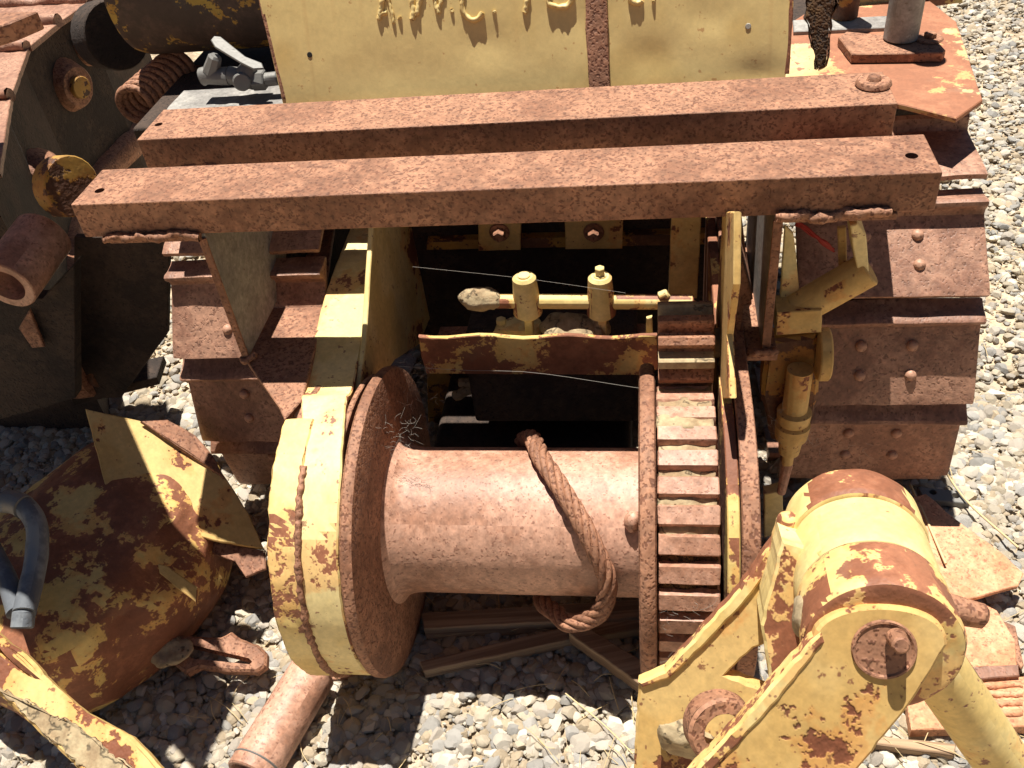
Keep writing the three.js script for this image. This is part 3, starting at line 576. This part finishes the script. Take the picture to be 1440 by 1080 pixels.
{ // control linkage hanging beside the gear
  const t = thing('control_linkage', 'yellow brown control valve linkage hanging beside the right bracket', 'linkage');
  const q = (u, v, z = -0.06) => on(u, v, 'z', z);
  mesh('mount_block', pxPlate('z', -0.02, [[1093, 440], [1156, 436], [1155, 468], [1091, 472]], 0.06, 1), M.mustard, t);
  mesh('back_plate', pxPlate('z', -0.07, [[1104, 318], [1116, 330], [1128, 440], [1095, 445]], 0.012, 1), M.yellow, t);
  mesh('torque_tube', rod(q(1120, 436), q(1222, 378), 0.034, 0.034), M.mustard, t);
  const cl = mesh('clevis', pxPlate('z', -0.04, [[1196, 318], [1206, 315], [1218, 330], [1220, 352], [1222, 384], [1208, 392], [1200, 352]], 0.05, 1), M.yellow, t);
  mesh('clevis', pxPlate('z', -0.10, [[1178, 322], [1190, 320], [1192, 382], [1180, 382]], 0.012, 1), M.mustard, t);
  mesh('valve_spool', toCreasedNormals(lathe([[0, 0], [0.012, 0], [0.012, 0.03], [0.022, 0.035], [0.026, 0.075], [0.034, 0.08], [0.037, 0.115], [0.03, 0.12], [0.034, 0.125], [0.036, 0.15], [0.026, 0.155], [0.026, 0.26], [0, 0.26]], q(1107, 652, 0.0), q(1132, 470, -0.02), 28), 0.5), M.mustard, t);
  mesh('threaded_rod', rod(q(1098, 694, 0.01), q(1108, 650, 0.0), 0.010, 0.012), M.rustPale, t);
  mesh('valve_case', lumpy(pxPlate('z', -0.04, [[1080, 480], [1150, 472], [1152, 560], [1140, 610], [1120, 640], [1085, 620], [1070, 560]], 0.05, 1, { bevel: 0.008 }), 0.003, 20), M.greasy, t);
  const c = q(1157, 498, -0.03); mesh('cam_disc', rod(V(c.x - 0.012, c.y, c.z), V(c.x + 0.012, c.y, c.z), 0.055, 0.055), M.mustard, t);
}
{
  const t = thing('red_wires', 'loose bunch of thin red wires hanging under the beam', 'wires');
  for (let k = 0; k < 7; k++) { const j = () => rr(-5, 5); mesh('wire', capTube([on(1122 + j(), 312 + j(), 'z', -0.1), on(1140 + j(), 322 + j() * 2, 'z', -0.09), on(1158 + j(), 338 + j(), 'z', -0.08), on(1172 + j() * 0.4, 352 + j() * 0.4, 'z', -0.08)], 0.0022, 20, 5), M.red, t); }
}

// ---------------------------------------------------------------- implement arm with its pivot boss
{
  const t = thing('lift_implement', 'flaking yellow lift arm with big pivot boss beside the gear ring', 'implement arm');
  const dist = (u, v, D) => camera.position.clone().addScaledVector(ray(u, v).normalize(), D);
  const Fc = dist(1242, 914, 1.31), Bc = dist(1195, 738, 1.555), ax = Fc.clone().sub(Bc).normalize(), Lb = Fc.distanceTo(Bc);
  const P = (u, v, k) => onPlane(u, v, Fc.clone().addScaledVector(ax, -k), ax);
  const RB = 0.098;
  const boss = (y0, y1, r, nm, m, j) => { const a = Bc.clone().addScaledVector(ax, y0 * Lb), b = Bc.clone().addScaledVector(ax, y1 * Lb); return mesh(nm, lumpy(toCreasedNormals(lathe([[0, 0], [r - 0.008, 0], [r - 0.002, 0.003], [r, 0.010], ...[0.2, 0.35, 0.5, 0.65, 0.8].map(f => [r, (y1 - y0) * Lb * f]), [r, (y1 - y0) * Lb - 0.01], [r - 0.003, (y1 - y0) * Lb - 0.003], [r - 0.01, (y1 - y0) * Lb], [0, (y1 - y0) * Lb]], a, b, 72), 0.7), j, 30), m, t); };
  boss(0, 0.26, RB + 0.004, 'rear_collar', M.yellowWorn, 0.0012);
  boss(0.262, 0.66, RB, 'sleeve', M.yellow, 0.0008);
  boss(0.662, 1.0, RB + 0.001, 'front_collar', M.yellowWorn, 0.0014);
  const up = V(0, 1, 0).addScaledVector(ax, -ax.y).normalize(), rt = up.clone().cross(ax);
  mesh('side_stud', lumpy(rod(Fc.clone().addScaledVector(ax, -0.10).addScaledVector(rt, 0.09), Fc.clone().addScaledVector(ax, -0.10).addScaledVector(rt, 0.145).addScaledVector(up, -0.01), 0.021, 0.017), 0.0015, 60), M.rust, t);
  mesh('boss_lug', lumpy(new THREE.SphereGeometry(0.03, 24, 16).scale(1, 1.3, 1).translate(...P(1143, 868, 0.06).toArray()), 0.005, 45), M.dirt, t);
  mesh('boss_lug', lumpy(new THREE.SphereGeometry(0.016, 20, 14).translate(...P(1108, 733, 0.24).toArray()), 0.002, 45), M.yellowWorn, t);
  // front arm plate, rear arm plate, the webs between
  const an = ax.clone().addScaledVector(up, 0.24).normalize(), pinAt = onPlane(1243, 913, Fc.clone().addScaledVector(ax, 0.026), an);   // the arm plates lean back against the boss
  const plate = (k, px, th, m, nm, holes) => mesh(nm, freePlate(Fc.clone().addScaledVector(ax, -k), an, px, th, { bevel: 0.004, step: 0.012, jit: 0.0012, pxHoles: holes || [] }), m, t);
  // recessed pin with keeper
  const pc = pinAt.clone().addScaledVector(an, 0.0005);
  const pin = mesh('pin', toCreasedNormals(lathe([[0, 0.0012], [0.033, 0.0012], [0.035, 0.0035], [0.0375, 0.0035], [0.039, 0.0]], pc, pc.clone().add(an), 40), 0.5), M.rust, t);
  mesh('keeper_stub', lumpy(rod(pc.clone().addScaledVector(up, 0.020).addScaledVector(rt, 0.012), pc.clone().addScaledVector(up, 0.022).addScaledVector(rt, 0.012).addScaledVector(an, 0.030), 0.0125, 0.011), 0.001, 60), M.rust, pin);
  plate(-0.026, [...Array.from({ length: 21 }, (_, i) => [1238 - 95 * Math.cos(i / 20 * Math.PI), 908 - 55 * Math.pow(Math.sin(i / 20 * Math.PI), 0.8)]), [1318, 932], [1285, 985], [1190, 1105], [1165, 1140], [930, 1140], [985, 1078], [1060, 1000]], 0.036, M.mustard, 'front_plate');
  plate(-0.030, [[1140, 902], [1155, 890], [1160, 905], [1072, 1012], [1000, 1088], [960, 1125], [940, 1125], [985, 1074], [1058, 996]], 0.03, M.yellowWorn, 'front_rib');
  plate(0.245, [[1098, 748], [1120, 742], [1136, 770], [1136, 905], [1085, 965], [1078, 905], [1060, 912], [1020, 950], [1080, 972], [1078, 1000], [1065, 1060], [1000, 1130], [890, 1130], [893, 1040], [898, 962], [935, 948], [985, 895], [1040, 835]], 0.036, M.mustard, 'rear_plate');
  plate(0.238, [[1096, 746], [1108, 744], [1112, 762], [1052, 842], [995, 904], [940, 956], [903, 968], [897, 960], [934, 944], [982, 892], [1040, 828]], 0.03, M.yellowWorn, 'rear_rib');
  plate(0.14, [[1070, 880], [1100, 760], [1136, 770], [1140, 900], [1085, 970]], 0.11, M.yellow, 'web_plate');
  { const c = P(1012, 1022, 0.10), e = V(0.25, 0.55, 0.8).normalize(), g = toCreasedNormals(lathe([[0.030, -0.02], [0.048, -0.02], [0.053, -0.015], [0.053, 0.015], [0.048, 0.02], [0.030, 0.02], [0.030, -0.02]], V(0, 0, 0), V(0, 1, 0), 40), 0.6); g.applyQuaternion(new THREE.Quaternion().setFromUnitVectors(V(0, 1, 0), e)).translate(c.x, c.y, c.z); mesh('eye_ring', lumpy(g, 0.0012, 40), M.rust, t); }
  mesh('mud_cake', lumpy(new THREE.SphereGeometry(1, 40, 24).scale(0.035, 0.06, 0.02).rotateZ(0.7).translate(...P(960, 1040, 0.15).toArray()), 0.010, 36, 3), M.dirt, t);
  // strut tube running down to the ground
  mesh('strut_tube', lumpy(rod(P(1295, 905, 0.08), on(1560, 1290, 'y', 0.04), 0.040, 0.042, 0.004, 40), 0.0008, 30), M.yellowWorn, t);
}

// ---------------------------------------------------------------- things lying on the ground
{
  const a = on(440, 945, 'y', 0.055), b = on(352, 1092, 'y', 0.055);
  const t = thing('steel_pipe', 'short rusty steel pipe lying on gravel under the guard', 'pipe');
  mesh('pipe_wall', lumpy(pipe(a, b, 0.054, 0.045, 48), 0.0006, 30), M.rustPale, t);
  const c = b.clone().lerp(a, 0.12); mesh('clamp_ring', pipe(c, c.clone().lerp(b, 0.18), 0.0565, 0.0535, 48), M.steel, t);
}
function plank(px, y, th, label) {
  const pts = px.map(([u, v]) => { const p = on(u, v, 'y', y); return new THREE.Vector2(p.x, -p.z); });
  const d = pts[1].clone().sub(pts[0]), an = Math.atan2(d.y, d.x);
  const g = axPlate('y', 0, pts.map(p => p.clone().rotateAround(new THREE.Vector2(), -an)), th, 1, { jit: 0.0012, step: 0.02 });
  boxUV(g); const m = mesh('wood_plank', boxUV(g), M.wood, null, true); m.rotation.y = an; m.position.y = y; return tag(m, label, 'plank');
}
plank([[592, 862], [905, 842], [905, 868], [596, 884]], 0.05, 0.045, 'weathered timber plank lying across gravel under the drum');
plank([[590, 930], [800, 880], [900, 870], [902, 884], [800, 900], [596, 944]], 0.04, 0.03, 'dark wood board sloping on gravel under the drum');
plank([[800, 890], [830, 884], [905, 930], [900, 962]], 0.075, 0.04, 'short wood board end beside the gear flange');
plank([[1228, 1034], [1345, 1046], [1342, 1062], [1226, 1046]], 0.03, 0.022, 'pale split timber slat on gravel beside the loose track pads');
{
  const o = freePlate(on(1350, 780, 'y', 0.09), V(0.02, 1, 0.08), [[1268, 702], [1302, 694], [1345, 730], [1400, 770], [1440, 806], [1432, 824], [1380, 838], [1312, 848], [1255, 845]], 0.014, { jit: 0.002 });
  tag(mesh('steel_plate', o, M.orange), 'flat orange rusted steel plate lying on gravel beside the boss', 'steel plate');
  const t = thing('loose_track_pad', 'rusty loose track pad with smooth face lying below the orange plate', 'track pad', 'loose track pads on the gravel');
  mesh('pad_plate', pxPlate('y', 0.05, [[1300, 862], [1360, 836], [1402, 858], [1428, 900], [1432, 945], [1340, 955]], 0.03, 1, { jit: 0.0015 }), M.orange, t);
  mesh('pad_lip', pxPlate('y', 0.058, [[1338, 938], [1432, 934], [1434, 950], [1340, 958]], 0.02, 1), M.rustTrack, t);
  const s = thing('loose_track_pad', 'rusty loose track pad with parallel ridges beside the strut tube', 'track pad', 'loose track pads on the gravel');
  mesh('pad_plate', pxPlate('y', 0.045, [[1272, 968], [1300, 955], [1452, 950], [1456, 1022], [1282, 1026]], 0.03, 1, { jit: 0.0015 }), M.orange, s);
  for (let i = 0; i < 4; i++) { const y = 966 + i * 13; mesh('ridge', bead([on(1340, y, 'y', 0.045), on(1390, y - 2, 'y', 0.046), on(1436, y - 3, 'y', 0.045)], 0.007, 30, i), M.orange, s); }
  const g = drill(pxPlate('y', 0.03, [[1290, 684], [1352, 690], [1364, 708], [1300, 702]], 0.02, 1, { jit: 0 }), [[on(1312, 692, 'y', 0.03), V(0, 1, 0), 0.009, 0.1], [on(1344, 697, 'y', 0.03), V(0, 1, 0), 0.009, 0.1]]);
  tag(mesh('drilled_bar', g, M.steel), 'small grey steel bar with two holes at the end of the track', 'steel bar');
  tag(mesh('steel_offcut', pxPlate('y', 0.04, [[1378, 858], [1428, 880], [1440, 935], [1436, 940], [1400, 890]], 0.02, 1), M.rust), 'narrow rusty steel offcut at the edge of the loose track pad', 'steel offcut');
}
{
  const st = (px, y, r, label) => tag(mesh('dry_twig', capTube(px.map(([u, v]) => on(u, v, 'y', y)), r, 24, 6), M.straw), label, 'twig', 'dry twigs on the gravel');
  st([[1280, 682], [1298, 720], [1330, 793]], 0.10, 0.003, 'long dry straw twig leaning on the orange plate');
  st([[1327, 660], [1360, 705], [1432, 770]], 0.04, 0.0028, 'long dry twig on gravel above the orange plate');
  st([[795, 975], [850, 1020], [890, 1060]], 0.03, 0.0016, 'thin dry stalk on the gravel below the rope loop');
  const G = new THREE.Group(); G.name = 'dry_grass'; G.userData = { label: 'scattered bits of dry grass on the gravel', category: 'dry grass', kind: 'stuff' }; scene.add(G);
  const gs = [];
  for (let i = 0; i < 260; i++) { const far = i % 3 === 0, x = far ? rr(1.0, 1.7) : i % 3 === 1 ? rr(-0.7, 0.5) : rr(0.5, 1.1), z = far ? rr(-1.6, -0.2) : i % 3 === 1 ? rr(0.05, 0.6) : rr(0.1, 0.55), a = rr(0, 6.3), l = rr(0.03, 0.11), y = rr(0.015, 0.03); gs.push(tube([V(x, y, z), V(x + Math.cos(a) * l * 0.5, y + rr(0, 0.012), z + Math.sin(a) * l * 0.5 + rr(-0.01, 0.01)), V(x + Math.cos(a) * l, y + rr(-0.01, 0.01), z + Math.sin(a) * l)], rr(0.0006, 0.0013), 6, 4)); }
  const m = mesh('grass_blades', mergeGeometries(gs), M.straw, G); m.userData.kind = 'stuff';
}

// ---------------------------------------------------------------- the implement and machine on the left
{
  const t = thing('cast_housing', 'large greasy yellow cast housing in shade left of the winch', 'machine housing');
  // rounded casting
  let g = new THREE.SphereGeometry(1, 140, 90); const p = g.attributes.position;
  for (let i = 0; i < p.count; i++) { let x = p.getX(i), y = p.getY(i), z = p.getZ(i); const k = 1 + 0.13 * noise3(x * 1.7, y * 1.7 + 3, z * 1.7) - 0.05 * Math.abs(noise3(x * 3.1 + 4, y * 3.1, z * 3.1)) + 0.012 * noise3(x * 8, y * 8, z * 8); p.setXYZ(i, Math.sign(x) * Math.pow(Math.abs(x), 0.8) * k, Math.sign(y) * Math.pow(Math.abs(y), 0.7) * k, Math.sign(z) * Math.pow(Math.abs(z), 0.8) * k); }
  g.scale(0.28, 0.20, 0.37).rotateY(-0.32).translate(-1.01, 0.17, 0.20); g.computeVertexNormals();
  mesh('casting', g, M.yellowRust, t);
  // fin plate with curled edge
  const fp = V(-0.66, 0.24, 0.10), fn = V(0.35, 0.75, 0.35);
  const fin = mesh('fin_plate', lumpy(freePlate(fp, fn, [[120, 575], [205, 594], [250, 610], [305, 652], [350, 722], [372, 772], [300, 760], [240, 742], [215, 730], [150, 690]], 0.012, { step: 0.02 }), 0.002, 12), M.mustard, t);
  mesh('fin_rib', lumpy(freePlate(fp.clone().add(V(0.01, 0.02, 0.008)), V(0.5, 0.8, 0.1), [[198, 592], [236, 589], [275, 612], [300, 640], [316, 672], [270, 640], [232, 615]], 0.010, { step: 0.02 }), 0.003, 14), M.rust, t);
  mesh('fin_lip', lumpy(freePlate(fp.clone().add(V(0, -0.04, 0.03)), V(0.1, 0.9, 0.4), [[245, 748], [372, 774], [374, 800], [345, 812], [330, 790], [255, 762]], 0.012, { step: 0.02 }), 0.002, 20), M.rust, t);
  mesh('sun_stripe_plate', lumpy(freePlate(V(-0.86, 0.30, 0.32), V(0.25, 0.85, 0.45), [[222, 793], [236, 796], [278, 826], [276, 848], [250, 828], [224, 806]], 0.02), 0.002, 30), M.mustard, t);  // added yellow piece where a stripe of sun crosses the casting
}
{
  const t = thing('slotted_link', 'rusty slotted steel link with mud, lying beside the guard', 'link');
  const p = on(300, 920, 'y', 0.10), hole = [[225, 893], [250, 898], [352, 922], [360, 930], [352, 938], [270, 930], [235, 912]];
  mesh('link_bar', lumpy(freePlate(p, V(0.1, 0.95, 0.25), [[190, 888], [200, 882], [240, 892], [310, 896], [325, 888], [338, 898], [362, 906], [375, 918], [374, 936], [360, 945], [320, 944], [280, 938], [262, 946], [238, 930], [210, 912]], 0.035, { bevel: 0.006, pxHoles: [hole], step: 0.015 }), 0.0015, 30), M.rust, t);
  mesh('mud_cake', lumpy(new THREE.SphereGeometry(1, 36, 20).scale(0.055, 0.016, 0.04).translate(...on(240, 915, 'y', 0.115).toArray()), 0.008, 40, 2), M.dirt, t);
}
{
  const t = thing('field_implement', 'mud caked yellow frame arm with an oval hole below the cast housing', 'frame arm');
  const p = V(-0.95, 0.42, 0.55), n = V(0.15, 0.9, 0.4), hole = Array.from({ length: 18 }, (_, i) => { const a = i / 18 * 6.283; return [22 + 40 * Math.cos(a) + 22 * Math.sin(a) * 0.3, 928 + 22 * Math.sin(a) + 24 * Math.cos(a)]; });
  mesh('arm_plate', lumpy(freePlate(p, n, [[-60, 850], [0, 893], [50, 940], [120, 1002], [185, 1035], [235, 1090], [140, 1110], [60, 1035], [0, 978], [-60, 930]], 0.03, { bevel: 0.006, step: 0.015, pxHoles: [hole] }), 0.002, 18), M.mustard, t);
  mesh('mud_cake', lumpy(freePlate(p.clone().add(V(0, 0.006, 0)), n, [[-40, 945], [0, 968], [40, 985], [110, 1020], [190, 1085], [140, 1100], [60, 1032], [0, 974], [-40, 950]], 0.012, { step: 0.008, jit: 0.003 }), 0.006, 40), M.dirt, t);
}
{
  const t = thing('rubber_hose', 'bent grey rubber hose with cracked ends at the cast housing', 'hose', 'bent rubber hoses on the cast housing');
  const q = (u, v, y) => on(u, v, 'y', y);
  mesh('hose_tube', lumpy(capTube([q(-40, 712, 0.50), q(0, 706, 0.52), q(30, 710, 0.52), q(50, 735, 0.50), q(52, 775, 0.47), q(44, 820, 0.45), q(34, 862, 0.44)], 0.022, 60, 18), 0.0008, 30), M.hose, t);
  mesh('hose_end', pipe(q(34, 858, 0.44), q(31, 884, 0.42), 0.021, 0.016, 24), M.hose, t);
  mesh('hose_sleeve', lumpy(capTube([q(8, 705, 0.52), q(22, 707, 0.521), q(34, 713, 0.52)], 0.0245, 12, 18), 0.0008, 40), M.steel, t);
  const s = thing('rubber_hose', 'straight grey rubber hose stub beside the bent hose', 'hose', 'bent rubber hoses on the cast housing');
  mesh('hose_tube', lumpy(capTube([q(-30, 740, 0.46), q(-8, 780, 0.45), q(12, 820, 0.44), q(24, 862, 0.43)], 0.020, 30, 18), 0.0008, 30), M.hose, s);
}
{
  const t = thing('hollow_pivot_tube', 'thick rusty hollow pivot tube on a dark frame at the beam end', 'pivot tube');
  const a = on(8, 402, 'y', 0.72), b = on(62, 330, 'y', 0.745);
  mesh('tube_wall', lumpy(pipe(a, b, 0.070, 0.046, 48), 0.001, 25), M.rustPale, t);
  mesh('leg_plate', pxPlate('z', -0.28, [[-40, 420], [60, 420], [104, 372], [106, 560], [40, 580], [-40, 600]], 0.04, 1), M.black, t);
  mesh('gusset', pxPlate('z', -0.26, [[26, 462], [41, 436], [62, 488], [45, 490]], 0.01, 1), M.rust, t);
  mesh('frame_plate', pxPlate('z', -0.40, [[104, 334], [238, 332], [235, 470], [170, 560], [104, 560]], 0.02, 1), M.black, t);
  mesh('frame_foot', pxPlate('y', 0.20, [[100, 530], [230, 500], [220, 530], [100, 560]], 0.03, 1), M.black, t);  // these frame plates are coloured black to stand in for shade
}
{ // neighbouring crawler: track, chain drum and a yellow hub, mostly in the dark
  const t = thing('neighbouring_track', 'sunlit pale shoes of another crawler track beyond the dark gap', 'track');
  const edge = [[150, -30], [128, 0], [84, 30], [40, 66], [16, 132], [5, 262]], Y = 0.85;
  for (let i = 0; i < edge.length - 1; i++) {
    const a = on(...edge[i], 'y', Y), b = on(...edge[i + 1], 'y', Y - (i === 4 ? 0.03 : 0)), dir = b.clone().sub(a), L = dir.length();
    const u = V(-1, 0, -0.06).normalize(), pts = [a, a.clone().addScaledVector(u, 0.6), b.clone().addScaledVector(u, 0.6).addScaledVector(dir, -0.05), b.clone().addScaledVector(dir, -0.05)].map(p => new THREE.Vector2(p.x, -p.z));
    const m = mesh('track_shoe', axPlate('y', Y, pts, 0.02, 1, { jit: 0.001 }), M.rustTrack, t);
    mesh('grouser', bead([a.clone().addScaledVector(dir, 0.05), a.clone().addScaledVector(dir, 0.05).addScaledVector(u, 0.3), a.clone().addScaledVector(dir, 0.05).addScaledVector(u, 0.6)].map(p => V(p.x, Y + 0.006, p.z)), 0.022, 30, i), M.rustTrack, m);
  }
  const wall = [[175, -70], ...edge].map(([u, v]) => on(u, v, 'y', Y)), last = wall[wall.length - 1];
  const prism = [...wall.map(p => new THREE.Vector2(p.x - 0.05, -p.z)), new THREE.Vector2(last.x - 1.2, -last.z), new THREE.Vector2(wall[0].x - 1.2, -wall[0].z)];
  mesh('track_frame', axPlate('y', Y - 0.03, prism, Y - 0.03, 1, { jit: 0, bevel: 0.01 }), M.black, t);  // near-black colour stands in for the shadow on this side wall
  // added overhead plate, out of view, outlined to cast the shade on the housing
  const over = ([u, v, y]) => { const p = on(u, v, 'y', y).addScaledVector(SUN, (1.4 - y) / SUN.y); return new THREE.Vector2(p.x, -p.z); };
  const slot = px => px.map(p => over(p));  // openings cut so that stripes of sun reach the housing
  mesh('shade_plate', axPlate('y', 1.4, [[-160, 470, 0.3], [20, 480, 0.3], [150, 540, 0.1], [238, 572, 0.0], [190, 625, 0.33], [245, 742, 0.30], [345, 800, 0.2], [340, 870, 0.1], [235, 890, 0.18], [260, 960, 0.1], [225, 1010, 0.1], [150, 1005, 0.15], [120, 965, 0.3], [70, 900, 0.35], [-160, 800, 0.35]].map(over), 0.03, 1, { jit: 0, holes: [slot([[222, 793, 0.3], [238, 796, 0.3], [280, 828, 0.3], [276, 850, 0.3]]), slot([[165, 926, 0.3], [178, 912, 0.3], [216, 955, 0.3], [206, 976, 0.3]])] }), M.rust, t);
  const po = over([20, 480, 0.4]); mesh('shade_plate_post', rod(V(po.x - 0.25, 0.8, -po.y - 0.2), V(po.x + 0.02, 1.39, -po.y + 0.05), 0.04), M.rust, t);  // added support for the unseen shading plate
  for (const [u, v, r, d] of [[90, 120, 0.10, 0.05], [55, 260, 0.12, 0.05], [120, 60, 0.09, 0.05], [30, 520, 0.09, 0.06]]) { // rollers on the side of the frame
    let best = null; for (let y = 0.75; y > 0.1; y -= 0.02) { const p = on(u, v, 'y', y); let q = null; for (let i = 0; i < wall.length - 1; i++) { const a = wall[i], b = wall[i + 1]; if (p.z >= a.z && p.z <= b.z) q = a.x + (b.x - a.x) * (p.z - a.z) / (b.z - a.z) - 0.05; } if (q !== null && p.x < q) { best = V(q, y, p.z); break; } }
    if (best) { const ro = mesh('roller', lumpy(rod(best.clone().add(V(-0.02, 0, 0)), best.clone().add(V(d, 0, 0.02)), r, r * 0.8, 0.012), 0.003, 18), M.rust, t); mesh('roller_cap', rod(best.clone().add(V(d - 0.01, 0, 0.02)), best.clone().add(V(d + 0.02, 0, 0.03)), r * 0.4), M.greasy, ro); }
  }
  for (const [y, th] of [[0.28, 0.07]]) { const rail = wall.map(p => V(p.x - 0.055, y, p.z)); mesh('side_rail', lumpy(capTube(rail, th * 0.8, 60, 8), 0.006, 10), M.rust, t); }
  const h = on(95, 262, 'z', -0.45); mesh('hub_disc', rod(V(h.x - 0.02, h.y, h.z), V(h.x + 0.03, h.y + 0.01, h.z + 0.02), 0.075), M.greasy, t);
  mesh('roller', rod(on(145, 50, 'z', -1.2), on(165, 50, 'z', -1.15), 0.10), M.black, t);
  const s = []; for (let i = 0; i <= 160; i++) { const a = i / 160 * 9 * 6.283, c = on(190, 150, 'z', -0.8).lerp(on(255, 95, 'z', -0.9), i / 160); s.push(c.add(V(0.05 * Math.cos(a), 0.05 * Math.sin(a), 0))); }
  mesh('spring', tube(s, 0.011, 500, 8), M.rust, t);
}
{ // cobwebs
  const G = new THREE.Group(); G.name = 'cobweb'; G.userData = { label: 'fine grey cobweb threads around drum flange and linkage', category: 'cobweb', kind: 'stuff' }; scene.add(G);
  const gs = [], th = (pts, r) => gs.push(tube(pts, r, 10, 4));
  th([on(560, 515, 'z', -0.02), on(660, 521, 'z', -0.05), on(740, 523, 'z', -0.08), on(900, 546, 'z', -0.1)], 0.0005);
  th([on(580, 375, 'z', -0.15), on(740, 392, 'z', -0.16), on(880, 412, 'z', -0.15)], 0.0003);
  const tuft = (u, v, z, n, s) => { for (let i = 0; i < n; i++) { const a = on(u + rr(-s, s), v + rr(-s, s), 'z', z), b = a.clone().add(V(rr(-1, 1), rr(-1, 1), rr(-0.6, 0.6)).multiplyScalar(rr(0.01, 0.03))); th([a, a.clone().lerp(b, 0.5).add(V(rr(-1, 1), rr(-1, 1), 0).multiplyScalar(0.005)), b], 0.00022); } };
  tuft(585, 530, 0.0, 40, 22); tuft(560, 610, 0.19, 46, 24); tuft(600, 575, 0.05, 14, 24); tuft(1095, 600, 0.02, 26, 24); tuft(1140, 618, 0.02, 30, 16); tuft(1200, 650, 0.02, 14, 30); tuft(975, 890, 0.5, 26, 40);
  const m = mesh('threads', mergeGeometries(gs), M.web, G); m.userData.kind = 'stuff';
}
renderer.render(scene, camera);
